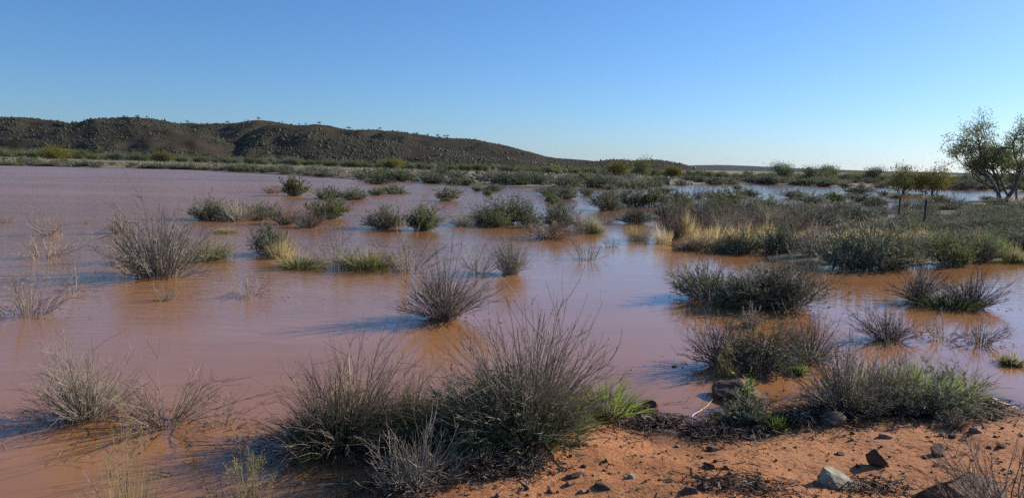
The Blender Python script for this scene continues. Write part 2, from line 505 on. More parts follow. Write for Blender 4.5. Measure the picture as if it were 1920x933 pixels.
# water sheet
wrr = np.concatenate([np.geomspace(2.0, 30, 150), np.geomspace(30, 420, 60)[1:]])
waz = np.arange(-75, 75.1, .5)
A2, R2 = np.meshgrid(np.radians(waz), wrr, indexing='ij')
WX = R2 * np.sin(A2); WY = R2 * np.cos(A2)
WZ = terrain(WX, WY)
depth = np.maximum(-WZ, 0)
mud = 1 - np.exp(-depth / .022)
pxw = CX + F * WX / np.maximum(WY, 1)
open_ = np.interp(pxw, [-500, 350, 800, 1050, 3000], [1, 1, .55, .18, .12])
wind = np.clip(.85 + .55 * fbm(WX * .05, WY * .16, 71, 4), .2, 1.3)
rip = wind * open_ * np.interp(R2, [4, 9, 16, 40, 400], [.03, .05, .28, .8, 1.0])
na2, nr2 = WX.shape
i, j = np.meshgrid(np.arange(na2 - 1), np.arange(nr2 - 1), indexing='ij')
wf = np.stack([i * nr2 + j, (i + 1) * nr2 + j, (i + 1) * nr2 + j + 1, i * nr2 + j + 1], -1).reshape(-1, 4)
w = link("water", make_mesh("water", np.stack([WX, WY, np.zeros_like(WX)], -1).reshape(-1, 3), [wf], M['water'],
                            {"mud": mud.ravel(), "ripple": rip.ravel()}, True))
tag(w, "shallow muddy brown floodwater reflecting the sky", kind="structure")

# ---------------------------------------------------------------- hills
HILLS = []
def hill(name, label, Zb, Zr, sky_pts, seed, mat, rough=1.0, step=6.0, behind=.5, zsink=0.0):
    xs = np.array([p[0] for p in sky_pts], float); ys = np.array([p[1] for p in sky_pts], float)
    pxs = np.arange(xs[0], xs[-1] + step, step)
    rows = np.concatenate([np.linspace(-.1, 1, 70), 1 + np.linspace(0, 1, 26)[1:]])
    def surf(px, t):
        zr = Zr * (1 + .05 * fbm(px * .01, px * 0, seed + 5, 3))
        Z = np.where(t <= 1, Zb + (zr - Zb) * t, zr + (t - 1) * (zr - Zb) * behind * 3)
        yk = np.interp(px, xs, ys)
        hr = CAM_H + (horizon(px) - yk) / F * zr
        base = zsink
        prof = np.where(t <= 1, np.clip(t, 0, 1) ** 1.25, np.clip(1 - (t - 1) ** 1.3, 0, 1))
        prof = prof * prof * (3 - 2 * prof) * .45 + prof * .55
        X = (px - CX) / F * Z
        nz = fbm(X / 70, Z / 70, seed, 5) * .17 + (np.abs(fbm(X / 45, Z / 150, seed + 9, 3)) - .25) * .24 + fbm(X / 12, Z / 12, seed + 3, 3) * .06
        lv = np.floor((z_ := hr * prof + nz * hr) / 5.0 + .8 * fbm(X / 60, Z / 60, seed + 21, 2))
        nz = nz + .035 * hash2(lv, lv * 0 + 3, seed) * (t > .35)          # rock ledges on the upper slope
        fade = np.clip(t * (1.25 - t) * 4, 0, 1) * np.where(t <= 1, 1, .6)
        z = base - 1.5 + (hr + 1.5 - base) * prof + nz * np.maximum(hr, 0) * rough * fade * np.where(np.abs(t - 1) < .10, .45, 1)
        return X, Z, z
    PX, T = np.meshgrid(pxs, rows, indexing='ij')
    X, Z, z = surf(PX, T)
    n, k = X.shape
    i, j = np.meshgrid(np.arange(n - 1), np.arange(k - 1), indexing='ij')
    fc = np.stack([i * k + j, (i + 1) * k + j, (i + 1) * k + j + 1, i * k + j + 1], -1).reshape(-1, 4)
    o = link(name, make_mesh(name, np.stack([X, Z, z], -1).reshape(-1, 3), [fc], mat, None, True))
    tag(o, label, kind="structure")
    HILLS.append((surf, pxs[0], pxs[-1], seed, Zr))
    return surf

s_far2 = hill("plateau_hill", "long low plateau hazy blue along the horizon", 3300, 4600,
     [(1180, 320), (1230, 312), (1290, 310), (1340, 309), (1400, 311), (1480, 315), (1560, 318), (1660, 321), (1760, 323), (1900, 326.5), (2200, 332), (2600, 340)], 61, M['hill_far'], .3, 10)
s_far1 = hill("distant_hill", "distant low hill showing past the end of the main ridge", 1300, 1900,
     [(860, 305), (960, 297), (1030, 297), (1060, 297.5), (1090, 300), (1125, 304), (1165, 312), (1200, 320)], 51, M['hill_far'], .4)
s_back = hill("ridge_hill", "main back ridge sloping down to the right", 480, 720,
     [(200, 262), (300, 240), (340, 233), (400, 230.5), (480, 227.5), (540, 233), (600, 239), (660, 245), (720, 246.5), (780, 252), (830, 259), (890, 263), (930, 270),
      (980, 284), (1020, 294), (1060, 301), (1110, 309), (1160, 318)], 31, M['hill'])
s_left = hill("scrub_hill", "scrub covered rocky hill above the open water", 400, 560,
     [(-1400, 240), (-900, 215), (-500, 225), (-200, 214), (0, 218), (60, 222), (110, 226), (135, 231), (180, 227), (230, 224), (280, 228), (330, 234), (365, 243), (410, 257), (450, 274), (500, 300)], 41, M['hill'])
s_spur = hill("spur_hill", "rounded spur in front of the main ridge", 400, 560,
     [(370, 306), (410, 292), (440, 268), (465, 248), (500, 236), (530, 236), (580, 243), (640, 254), (720, 265), (800, 277), (900, 293), (1000, 306), (1080, 316)], 43, M['hill'])
s_dark = hill("dark_hill", "small dark hill behind the tall bright trees", 620, 820,
     [(1030, 318), (1070, 307), (1110, 303), (1135, 300), (1160, 300), (1182, 303), (1205, 300), (1230, 301), (1252, 305), (1280, 310), (1300, 318), (1330, 326)], 47, M['hill'])

# scrub on the hills: far too many to count
def blob_stuff(name, label, pts, sizes, tints, mat, seed, squash=.75):
    rng = np.random.default_rng(seed)
    p = (1 + 5 ** .5) / 2
    ico = normed(np.array([(-1, p, 0), (1, p, 0), (-1, -p, 0), (1, -p, 0), (0, -1, p), (0, 1, p), (0, -1, -p), (0, 1, -p), (p, 0, -1), (p, 0, 1), (-p, 0, -1), (-p, 0, 1)], float))
    fc = np.array([(0, 11, 5), (0, 5, 1), (0, 1, 7), (0, 7, 10), (0, 10, 11), (1, 5, 9), (5, 11, 4), (11, 10, 2), (10, 7, 6), (7, 1, 8),
                   (3, 9, 4), (3, 4, 2), (3, 2, 6), (3, 6, 8), (3, 8, 9), (4, 9, 5), (2, 4, 11), (6, 2, 10), (8, 6, 7), (9, 8, 1)])
    n = len(pts)
    jit = rng.uniform(.55, 1.35, (n, 12, 1))
    V = pts[:, None, :] + ico[None] * jit * sizes[:, None, None] * np.array([1, 1, squash])
    Fc = (np.arange(n) * 12)[:, None, None] + fc[None]
    o = link(name, make_mesh(name, V.reshape(-1, 3), [Fc.reshape(-1, 3)], mat, {"tint": np.repeat(tints, 12), "along": np.zeros(n * 12)}))
    tag(o, label, name.replace("_", " "), kind="stuff")
    return o

def hill_points(surf, x0, x1, n, rng, tlo=0.0, thi=1.15):
    px = rng.uniform(x0, x1, n); t = rng.uniform(tlo, thi, n)
    X, Z, z = surf(px, t)
    return np.stack([X, Z, z], -1)
def clump_stuff(name, label, pts, sizes, tints, mat, seed):
    rng = np.random.default_rng(seed)
    octa = np.array([(1, 0, 0), (0, 1, 0), (-1, 0, 0), (0, -1, 0), (0, 0, 1), (0, 0, -1)], float)
    fc = np.array([(0, 1, 4), (1, 2, 4), (2, 3, 4), (3, 0, 4), (1, 0, 5), (2, 1, 5), (3, 2, 5), (0, 3, 5)])
    n = len(pts)
    V = pts[:, None, :] + octa[None] * rng.uniform(.5, 1.5, (n, 6, 1)) * sizes[:, None, None] + rng.normal(size=(n, 6, 3)) * .18 * sizes[:, None, None]
    Fc = (np.arange(n) * 6)[:, None, None] + fc[None]
    o = link(name, make_mesh(name, V.reshape(-1, 3), [Fc.reshape(-1, 3)], mat, {"tint": np.repeat(tints, 6), "along": np.zeros(n * 6)}))
    tag(o, label, name.replace("_", " "), kind="stuff")
for nm, lb, surf, x0, x1, n, sd in (("hill_scrub", "dark olive scrub dotted over the left hill", s_left, -300, 480, 26000, 1),
                                   ("spur_scrub", "dark scrub dotted over the rounded spur", s_spur, 375, 1070, 24000, 2),
                                   ("ridge_scrub", "dark scrub dotted over the back ridge", s_back, 205, 1150, 16000, 3),
                                   ("dark_hill_scrub", "dense dark trees over the small far hill", s_dark, 1035, 1320, 5000, 4)):
    rng = np.random.default_rng(sd)
    P = hill_points(surf, x0, x1, n, rng)
    dens = fbm(P[:, 0] / 32, P[:, 1] / 32, 77, 3) + .5 * fbm(P[:, 0] / 9, P[:, 1] / 9, 78, 2)
    P = P[dens + rng.normal(size=n) * .15 > -.12]
    sz = .2 + .42 * rng.random(len(P)) ** 2 + .9 * (rng.random(len(P)) < .05) * rng.random(len(P))
    sz = sz * (1.7 if sd == 4 else 1.15)
    P[:, 2] += sz * .25
    tn = np.clip(.25 + .35 * fbm(P[:, 0] / 40, P[:, 1] / 40, 33, 3) + .55 * rng.random(len(P)), 0, 1)
    clump_stuff(nm, lb, P, sz, tn, M['hill_scrub'], sd)

# ---------------------------------------------------------------- plants
OUT = [.08]
def grow(rng, N, hw, h, K, rb, tmax, bend, wig, Lr=(.55, 1.0), tpow=.8, z0=-.15):
    phi = rng.uniform(0, 2 * math.pi, N)
    t = tmax * rng.random(N) ** tpow
    L = 1 / np.sqrt((np.sin(t) / hw) ** 2 + (np.cos(t) / h) ** 2) * rng.uniform(*Lr, N)
    lob = rng.uniform(0, 6.28, 3)
    L = L * (1 + .16 * np.sin(phi + lob[0]) + .14 * np.sin(2 * phi + lob[1]) + .12 * np.sin(3 * phi + lob[2]))
    L = L * np.where(rng.random(N) < OUT[0], rng.uniform(1.05, 1.28, N), 1.0)
    rad = rb * hw * (t / tmax * .7 + .3 * rng.random(N))
    p = np.stack([rad * np.cos(phi), rad * np.sin(phi), np.full(N, z0)], -1)
    P = [p]; D = []
    phi_k = phi.copy()
    b = bend * rng.uniform(.4, 1.3, N)
    s = np.linspace(0, 1, K)
    wv = rng.normal(size=(N, 3)) * wig
    first = -z0
    for k in range(1, K):
        tk = t * (1 + b * (s[k] - .45))
        d = np.stack([np.sin(tk) * np.cos(phi_k), np.sin(tk) * np.sin(phi_k), np.cos(tk)], -1)
        wv = .55 * wv + rng.normal(size=(N, 3)) * wig
        d = normed(d + wv)
        step = L / (K - 1)
        if k == 1:
            p = p + np.array([0, 0, 1]) * first
        p = p + d * step[:, None]
        P.append(p); D.append(d)
    P = np.stack(P, 1); D.append(D[-1]); D = np.stack(D, 1)
    return P, D, L

def branch(rng, P, D, L, n, frac, ang, K=3, lo=.3, hi=.95, wig=.15):
    N, KK, _ = P.shape
    i = rng.integers(0, N, n)
    s = rng.uniform(lo, hi, n) * (KK - 1)
    k = np.minimum(s.astype(int), KK - 2); f = (s - k)[:, None]
    p = P[i, k] * (1 - f) + P[i, k + 1] * f
    d = normed(D[i, k] + rng.normal(size=(n, 3)) * ang)
    d[:, 2] = np.where(d[:, 2] < -.3, -d[:, 2] * .3, d[:, 2])
    l = L[i] * frac * rng.uniform(.4, 1.2, n) / (K - 1)
    Q = [p]; E = [d]
    for _ in range(K - 1):
        d = normed(d + rng.normal(size=(n, 3)) * wig)
        p = p + d * l[:, None]
        Q.append(p); E.append(d)
    return np.stack(Q, 1), np.stack(E, 1), l * (K - 1)

def taper(n, K, r0, r1, rng, var=.35):
    return np.linspace(r0, r1, K)[None, :] * rng.uniform(1 - var, 1 + var, (n, 1))

KINDS = {
 # density is stems per metre of width squared-ish; t: main stem tilt; leaf: leaves per twig
 'fan':    dict(n=270, tmax=1.2, bend=.16, wig=.09, tw=3.4, twl=.40, ang=.34, r=.0044, mat='stem_dark', rb=.24),
 'twig':   dict(n=420, tmax=1.25, bend=.15, wig=.10, tw=3.6, twl=.34, ang=.42, r=.0036, mat='stem_grey', rb=.35),
 'brown':  dict(n=400, tmax=1.25, bend=.12, wig=.10, tw=3.6, twl=.34, ang=.42, r=.0036, mat='stem_brown', rb=.35),
 'dead':   dict(n=75, tmax=1.35, bend=.10, wig=.13, tw=4.5, twl=.42, ang=.55, r=.0042, mat='stem_brown', rb=.45),
 'deadgrey': dict(n=90, tmax=1.2, bend=.0, wig=.10, tw=4.5, twl=.4, ang=.45, r=.0040, mat='stem_grey', rb=.5),
 'arch':   dict(n=120, tmax=1.35, bend=.30, wig=.11, tw=6.0, twl=.36, ang=.5, r=.0042, mat='stem_brown', rb=.22),
 'green':  dict(n=430, tmax=1.3, bend=.12, wig=.10, tw=3.2, twl=.34, ang=.45, r=.0038, mat='stem_green', rb=.45, leaf=6, lmat='leaf_grey', ll=.05, lw=.006),
 'dark':   dict(n=460, tmax=1.3, bend=.15, wig=.10, tw=3.2, twl=.34, ang=.42, r=.0040, mat='stem_dark', rb=.45, leaf=5, lmat='leaf_green', ll=.045, lw=.006),
 'olive':  dict(n=380, tmax=1.3, bend=.10, wig=.10, tw=3.4, twl=.34, ang=.45, r=.0036, mat='stem_green', rb=.45, leaf=8, lmat='leaf_olive', ll=.05, lw=.007),
 'hero':   dict(n=400, tmax=1.25, bend=.16, wig=.08, tw=4.0, twl=.33, ang=.36, r=.0046, mat='stem_grey', rb=.30, leaf=1.0, lmat='leaf_olive', ll=.022, lw=.005),
}
GRASS = {
 'lime':  dict(n=900, mat='grass_lime', w=.0042, tmax=1.15, bend=.55),
 'tuft':  dict(n=900, mat='grass_tip', w=.0042, tmax=1.2, bend=.45),
 'deep':  dict(n=1000, mat='grass_dark', w=.0040, tmax=1.25, bend=.55),
 'straw': dict(n=700, mat='grass_straw', w=.0034, tmax=.75, bend=.45),
 'seed':  dict(n=420, mat='grass_seed', w=.0026, tmax=.55, bend=.3, stalks=26),
}

def build_parts(kind, hw, h, seed, dens=1.0, thick=1.0, z0=-.15):
    rng = np.random.default_rng(seed)
    parts = []
    if kind in GRASS:
        k = GRASS[kind]; N = int(k['n'] * dens)
        P, D, L = grow(rng, N, hw, h, 6, .75, k['tmax'], k['bend'], .06, (.45, 1.0), .8, z0)
        side = normed(np.cross(D[:, 2], rng.normal(size=(N, 3))))
        W = np.array([.8, 1, .95, .75, .45, .05])[None] * k['w'] * thick * rng.uniform(.6, 1.3, (N, 1))
        gq = Geo(); gq.ribbons(P, W, side, rng.random(N))
        parts.append(('blades', gq.mesh(kind + "_blades", M[k['mat']])))
        if 'stalks' in k:
            n = k['stalks']
            P, D, L = grow(rng, n, hw * .9, h * 1.45, 7, .4, .4, .3, .05, (.75, 1.05), 1, z0)
            gq = Geo(); gq.tubes(P, taper(n, 7, .0016, .0009, rng), rng.uniform(.6, 1, n))
            C = []; DD = []
            Q, E, _ = branch(rng, P, D, L, n * 16, .07, .7, 3, .80, 1.0)
            gq.tubes(Q, taper(len(Q), 3, .0009, .0006, rng), rng.uniform(.6, 1, len(Q)))
            C = np.repeat(Q[:, 2], 2, 0); DD = np.repeat(E[:, 2], 2, 0) + rng.normal(size=(len(C), 3)) * .5
            gq.leaves(C, DD, .011, .0026, rng, rng.uniform(.7, 1, len(C)))
            parts.append(('seed_heads', gq.mesh("seed_heads", M['grass_seed'])))
        return parts
    k = KINDS[kind]; N = int(k['n'] * dens)
    P, D, L = grow(rng, N, hw, h, 7, k['rb'] * rng.uniform(.8, 1.3), k['tmax'] * rng.uniform(.88, 1.08), k['bend'] * rng.uniform(.2, 1.9), k['wig'] * rng.uniform(.8, 1.4), (.4, 1.0), rng.uniform(.6, .9), z0)
    gq = Geo()
    gq.tubes(P, taper(N, 7, k['r'] * thick, k['r'] * .4 * thick, rng), rng.random(N))
    n1 = int(N * k['tw'])
    Q, E, L1 = branch(rng, P, D, L, n1, k['twl'], k['ang'], 4)
    gq.tubes(Q, taper(n1, 4, k['r'] * .5 * thick, k['r'] * .28 * thick, rng), rng.random(n1))
    n2 = int(n1 * .6)
    Q2, E2, L2 = branch(rng, Q, E, L1, n2, .55, k['ang'] * 1.2, 3, .2, .95)
    gq.tubes(Q2, taper(n2, 3, k['r'] * .33 * thick, k['r'] * .22 * thick, rng), rng.random(n2))
    parts.append(('branches', gq.mesh(kind + "_branches", M[k['mat']])))
    if 'leaf' in k:
        nl = int(n1 * k['leaf'])
        C, DD, _ = branch(rng, Q, E, L1, nl, .01, .5, 2, .05, 1.0)
        gl = Geo(); gl.leaves(C[:, 0], DD[:, 0], k['ll'] * thick ** .5 * rng.uniform(.6, 1.3, nl), k['lw'] * thick, rng, rng.random(nl))
        parts.append(('foliage', gl.mesh(kind + "_foliage", M[k['lmat']])))
    return parts

POOL = {}
def pool(kind, v, lod):
    key = (kind, v, lod)
    if key not in POOL:
        d, th = ((.55, 1.7), (.30, 2.8))[lod]
        OUT[0] = .03
        POOL[key] = build_parts(kind, .8, .7, abs(hash_str(kind)) % 1000 + v * 31 + lod * 7, d, th, z0=-.12)
    OUT[0] = .08
    return POOL[key]
def hash_str(s):
    h = 7
    for c in s: h = (h * 31 + ord(c)) % 100003
    return h

CATS = {'lime': 'grass', 'tuft': 'grass', 'deep': 'grass', 'straw': 'grass', 'seed': 'grass'}
NAMES = {'fan': 'twiggy_shrub', 'twig': 'twiggy_shrub', 'brown': 'twiggy_shrub', 'dead': 'dead_shrub', 'deadgrey': 'dead_shrub', 'arch': 'dead_shrub',
         'green': 'saltbush_shrub', 'dark': 'saltbush_shrub', 'olive': 'saltbush_shrub', 'hero': 'twiggy_shrub',
         'lime': 'grass_tussock', 'tuft': 'grass_tussock', 'deep': 'grass_tussock', 'straw': 'dry_grass_tussock', 'seed': 'seeding_grass'}
_count = [0]
def shrub_at(p, wm, hm, kind, label, group=None, near=None, dens=None, rot=None):
    _count[0] += 1
    rng = random.Random(_count[0] * 13 + 5)
    Z = p[1]
    root = link(NAMES[kind], None, None, tuple(p))
    root.empty_display_size = .2
    root.rotation_euler = (0, 0, rng.uniform(0, 6.28) if rot is None else rot)
    if near is None: near = Z < 13
    if near:
        area = max(.25, (wm / 1.4) * (.5 + .5 * hm))
        parts = build_parts(kind, wm / 2 * 1.08, hm, _count[0] * 17 + 3, (dens or 1.0) * min(area, 1.6), min(1.25, max(.9, Z / 8)))
        sc = (1, 1, 1)
    else:
        parts = pool(kind, rng.randrange(4), 0 if Z < 42 else 1)
        sc = (wm / 1.6 * 1.22, wm / 1.6 * 1.22, hm / .7 * 1.1)
        root.rotation_euler = (rng.uniform(-.1, .1), rng.uniform(-.1, .1), rng.uniform(0, 6.28))
        root.scale = sc
    for nm, me in parts:
        link(nm, me, root)
    tag(root, label, CATS.get(kind, 'shrub'), group)
    return root

def shrub(px, py, w, h, kind, label, group=None, **kw):
    p = at_ground(px, py)
    d = depth_of(p)
    return shrub_at(p, w * d / F, h * d / F * 1.02, kind, label, group, **kw)

G_WATER = "shrubs standing in the floodwater"
G_BANK = "plants on the sandy bank"
SHRUBS = [
 # --- far, in the open water
 (510, 362, 42, 15, 'brown', "low dark twiggy bush beside the round olive bush in open water"),
 (553, 367, 46, 33, 'olive', "round olive bush standing alone in the open water"),
 (617, 373, 46, 23, 'green', "small green bush, first of two low ones just past the round olive bush"),
 (663, 374, 50, 21, 'green', "small green bush, second of two low ones just past the round olive bush"),
 (708, 345, 54, 14, 'dark', "flat dark bush in the water closest to the far shore"),
 (707, 366, 30, 14, 'green', "little round bush touching the low dark one on its own islet"),
 (741, 363, 46, 17, 'dark', "low dark bush joined to a smaller round bush on its left"),
 (766, 346, 24, 9, 'dead', "tiny tangle of dead twigs near the far shore"),
 (798, 373, 14, 22, 'deadgrey', "thin upright grey twigs next to a rounded bush in the lake"),
 (838, 376, 46, 25, 'green', "rounded grey-green bush alone next to thin upright twigs"),
 (895, 358, 20, 12, 'green', "left one of three tiny bushes clustered far out"),
 (924, 358, 34, 13, 'green', "right and widest one of three tiny bushes clustered far out"),
 (913, 366, 18, 11, 'olive', "front one of three tiny bushes clustered far out"),
 (969, 374, 12, 16, 'deadgrey', "faint cluster of thin sticks behind the broad bush group"),
 (987, 383, 16, 10, 'deadgrey', "tiny grey twig clump behind the broad bush group"),
 (1034, 366, 50, 17, 'dark', "dark bush at the back of a trio in mid lake"),
 (1061, 373, 40, 25, 'green', "grey-green bush, tallest of a trio in mid lake"),
 (1037, 381, 27, 17, 'olive', "small olive bush at the front of a trio in mid lake"),
 (1018, 379, 14, 8, 'dead', "scrap of twigs left of the mid lake trio"),
 (1100, 366, 25, 16, 'green', "small rounded bush between the trio and the dark bush"),
 (1142, 355, 26, 10, 'green', "low bush by itself close under the far shore"),
 (1200, 353, 52, 15, 'dark', "wide low bush touching the far shore near the bright trees"),
 (1140, 394, 64, 33, 'dark', "very dark dense bush standing left of a big olive group"),
 (1146, 372, 34, 14, 'green', "pale bush peeping over the very dark dense bush"),
 (1190, 385, 60, 30, 'green', "left bush of the big grey-olive group in mid water"),
 (1222, 387, 54, 32, 'olive', "middle bush of the big grey-olive group in mid water"),
 (1172, 368, 16, 12, 'dark', "small dark bush poking out behind the big grey-olive group"),
 (1245, 361, 38, 9, 'green', "flat bush far behind the big grey-olive group"),
 (1270, 379, 40, 21, 'green', "rounded bush right of the big grey-olive group"),
 (1308, 372, 34, 20, 'twig', "spiky grey bush in the far water before the trees"),
 (1340, 376, 30, 20, 'green', "pale bush joined to a larger one near far water"),
 (1365, 383, 44, 28, 'olive', "olive bush with bright top near the far water"),
 (1402, 367, 36, 14, 'dark', "dark flat bush with water all round, far out"),
 (1384, 354, 18, 7, 'dark', "tiny dark bush dot in the far bright water"),
 (1490, 371, 42, 16, 'green', "leftmost bush of the thin islet in the far bright water"),
 (1520, 380, 48, 18, 'green', "second bush of the thin islet in the far bright water"),
 (1567, 377, 40, 17, 'olive', "olive rounded bush in the middle of the thin islet"),
 (1612, 377, 50, 14, 'green', "low flat bush on the thin islet past its olive one"),
 (1645, 386, 40, 20, 'dark', "dark spiky bush at the end of the thin islet"),
 (1608, 362, 44, 14, 'green', "low bush on the far shore edge below the small trees"),
 (1655, 366, 22, 8, 'dark', "tiny dark bush in front of the small many-stemmed trees"),
 (1680, 371, 22, 7, 'dark', "flat dark speck of bush in front of the yellow tree"),
 # --- mid left chain
 (398, 411, 84, 36, 'dark', "dark bush at the left end of the long bush chain"),
 (450, 414, 76, 36, 'twig', "grey twiggy bush second in the long bush chain"),
 (492, 411, 60, 32, 'green', "green-flecked bush in the middle of the long bush chain"),
 (537, 420, 66, 42, 'brown', "brown twiggy bush fourth in the long bush chain"),
 (580, 426, 66, 34, 'brown', "low brown bush in front of the bright green one"),
 (613, 409, 68, 38, 'olive', "bright green bush at the right end of the long bush chain"),
 (725, 427, 74, 38, 'dark', "dark spiky bush paired with a paler round one"),
 (792, 431, 62, 42, 'olive', "pale olive round bush paired with a dark spiky one"),
 (870, 423, 46, 26, 'twig', "thin twiggy bush at the left of the broad bush group"),
 (900, 417, 42, 30, 'brown', "brownish bush behind in the broad bush group"),
 (940, 419, 92, 48, 'dark', "tall dark bush, centre of the broad bush group"),
 (930, 424, 54, 26, 'olive', "small bright bush in front of the tall dark one"),
 (985, 420, 50, 34, 'green', "sloping bush at the right end of the broad bush group"),
 (1047, 424, 60, 44, 'green', "upright grey bush behind a low brown one, next to a yellow tussock"),
 (1030, 446, 110, 34, 'brown', "wide low brown bush with a clear reflection"),
 (1092, 433, 46, 38, 'brown', "brown bush immediately left of the yellow tussock"),
 (1113, 437, 38, 34, 'tuft', "yellow-green tussock between brown twigs in mid water"),
 (1135, 420, 44, 26, 'dead', "fan of bare twigs right of the yellow tussock"),
 (1192, 419, 62, 30, 'dark', "dark rounded bush above the lone straw tussock"),
 (1197, 450, 46, 30, 'straw', "lone straw tussock in the water with its reflection"),
 (1147, 463, 40, 24, 'dead', "broken black sticks poking out near the straw tussock"),
 (1100, 486, 60, 38, 'deadgrey', "thin bare twigs over bright sky reflections"),
 # --- left water
 (12, 417, 34, 14, 'dead', "bent bare twig cut by the frame far left"),
 (92, 441, 72, 48, 'dead', "spindly brown twig bush, rear of two in line on the left"),
 (168, 419, 16, 17, 'dead', "few thin sticks alone in the left water"),
 (226, 437, 40, 36, 'brown', "compact brown twig bush on the left water"),
 (85, 483, 110, 40, 'dead', "spindly twig bush with horizontal branches lying on the water"),
 (240, 492, 84, 72, 'deadgrey', "upright twigs joined to the left of the big grey bush"),
 (300, 516, 165, 118, 'twig', "big grey twiggy bush in the left water"),
 (390, 486, 78, 42, 'tuft', "yellow-green tussock right beside the big grey bush"),
 (430, 491, 26, 50, 'deadgrey', "narrow bare twigs right of the yellow-green tussock"),
 (423, 437, 38, 11, 'tuft', "flat little grass patch in front of the bush chain"),
 (508, 476, 66, 56, 'green', "grey-green bush with straw grass at its foot"),
 (528, 483, 52, 40, 'straw', "straw tussock at the foot of a grey-green bush"),
 (565, 501, 84, 30, 'tuft', "low green tussock in front of straw grass"),
 (635, 500, 90, 76, 'deadgrey', "bare grey twigs left of the green mound"),
 (690, 502, 112, 42, 'tuft', "wide green tussock mound with dry tips in mid water"),
 (765, 508, 110, 84, 'deadgrey', "bare grey twigs behind the dark fan bush, towards the green mound"),
 (898, 510, 70, 58, 'deadgrey', "bare grey twigs just right behind the dark fan bush"),
 (958, 513, 70, 68, 'twig', "upright grey twig bush in mid water right of the dark fan bush"),
 (55, 588, 150, 92, 'dead', "leaning dead branches in the water at the left edge"),
 (140, 545, 60, 52, 'dead', "slanting dead twigs behind the leaning branches"),
 (465, 556, 84, 50, 'dead', "small dead bush with one long arched branch in the water"),
 (310, 562, 40, 36, 'deadgrey', "faint thin sticks in front of the big grey bush"),
 # --- the dark fan and right water
 (832, 596, 165, 140, 'fan', "dark fan-shaped bush standing alone in the middle water"),
 (1335, 560, 130, 62, 'dark', "left half of the wide spreading bush in the right water"),
 (1460, 575, 170, 92, 'dark', "dark right half of the wide spreading bush in the right water"),
 (1395, 575, 130, 60, 'green', "grey-green middle of the wide spreading bush in the right water"),
 (1722, 565, 110, 62, 'fan', "left fan of bare stems around a green clump by the right edge"),
 (1820, 575, 130, 58, 'fan', "right fan of bare stems around a green clump by the right edge"),
 (1775, 575, 130, 32, 'deep', "green grass clump between two fans of bare stems"),
 (1350, 685, 150, 100, 'fan', "left side of the black dense bush near the bank"),
 (1420, 690, 150, 92, 'dark', "black dense bush in the water near the bank"),
 (1408, 612, 50, 44, 'brown', "small brown upright twigs behind the black dense bush"),
 (1520, 675, 140, 104, 'fan', "open fan of purple-brown stems right of the black dense bush"),
 (1665, 637, 140, 62, 'fan', "low dark bush in the right water with upright stems"),
 (1765, 637, 84, 44, 'dead', "bare branched bush with black flotsam at its foot"),
 (1838, 643, 100, 54, 'arch', "bare bush with two long arched branches by the right edge"),
 (1896, 683, 44, 30, 'tuft', "small green grass tuft in the water at the right edge"),
 (1362, 708, 40, 40, 'seed', "thin yellow grass in the shallows below the black bush"),
 (1493, 700, 36, 26, 'lime', "little yellow-green grass tuft in the shallows"),
 # --- bank, front
 (1590, 772, 210, 118, 'hero', "large grey bush on the bank right of the boulder plant"),
 (1665, 760, 150, 110, 'brown', "brown upright stems rising from the right bank bush"),
 (1745, 775, 150, 92, 'green', "grey bush with drooping twigs on the right bank"),
 (1730, 742, 190, 74, 'lime', "lime green grass within the right bank bush"),
 (1640, 742, 90, 66, 'lime', "lime green grass behind the large grey bank bush"),
 (1815, 735, 130, 58, 'arch', "arching purple twigs reaching over water from the right bank"),
 (1790, 800, 60, 40, 'brown', "low brown twigs at the end of the right bank clump"),
 (165, 783, 200, 140, 'twig', "pale grey twig bush standing in the left foreground water"),
 (165, 783, 190, 130, 'dead', "tangle of bare branches around the pale grey twig bush"),
 (312, 797, 250, 130, 'arch', "sparse dead bush with long arching branches in the left foreground"),
 (420, 795, 130, 60, 'dead', "low dead twigs between the arching bush and the big dark bush"),
 (640, 825, 270, 175, 'brown', "big dark tangled bush on the left of the central clump"),
 (660, 820, 300, 200, 'arch', "long bare branches arching out of the big dark tangled bush"),
 (630, 832, 220, 110, 'deep', "dark green grass at the base of the big tangled bush"),
 (650, 790, 90, 150, 'straw', "pale dry grass stems inside the big tangled bush"),
 (740, 812, 120, 100, 'deep', "green grass right of the big tangled bush"),
 (990, 800, 290, 235, 'hero', "largest bush in the picture, grey fan of stems on the central bank"),
 (960, 805, 250, 110, 'green', "green-grey undergrowth at the foot of the largest bush"),
 (880, 815, 200, 105, 'deep', "dark grass between the two big central bushes"),
 (770, 800, 150, 110, 'brown', "brown twigs filling the gap between the two big central bushes"),
 (800, 825, 170, 90, 'deep', "green-grey grass low in the gap between the big central bushes"),
 (1000, 822, 220, 90, 'deep', "dark grass skirt in front of the largest bush"),
 (1138, 772, 130, 84, 'lime', "bright lime grass tussock right of the largest bush"),
 (1065, 802, 100, 64, 'lime', "lime grass blades low in front of the largest bush"),
 (1130, 785, 110, 50, 'arch', "thin twigs drooping over the bright lime tussock"),
 (785, 905, 170, 150, 'twig', "grey bush nearest the bottom edge, left of the sand"),
 (745, 915, 120, 110, 'deadgrey', "bare grey stems leaning over the water from the nearest grey bush"),
 (880, 850, 40, 60, 'lime', "few tall green blades behind the pale block of stone"),
 (905, 865, 70, 28, 'tuft', "low dry grass on the mat of dead litter"),
 (1045, 800, 110, 90, 'deadgrey', "dead grey twigs at the sandy foot of the largest bush"),
 (1400, 800, 80, 62, 'green', "small grey-green herb in front of the boulder"),
 (1455, 808, 44, 40, 'lime', "small lime grass tuft among black litter"),
 (1370, 798, 60, 30, 'deep', "low dark grass beside the boulder"),
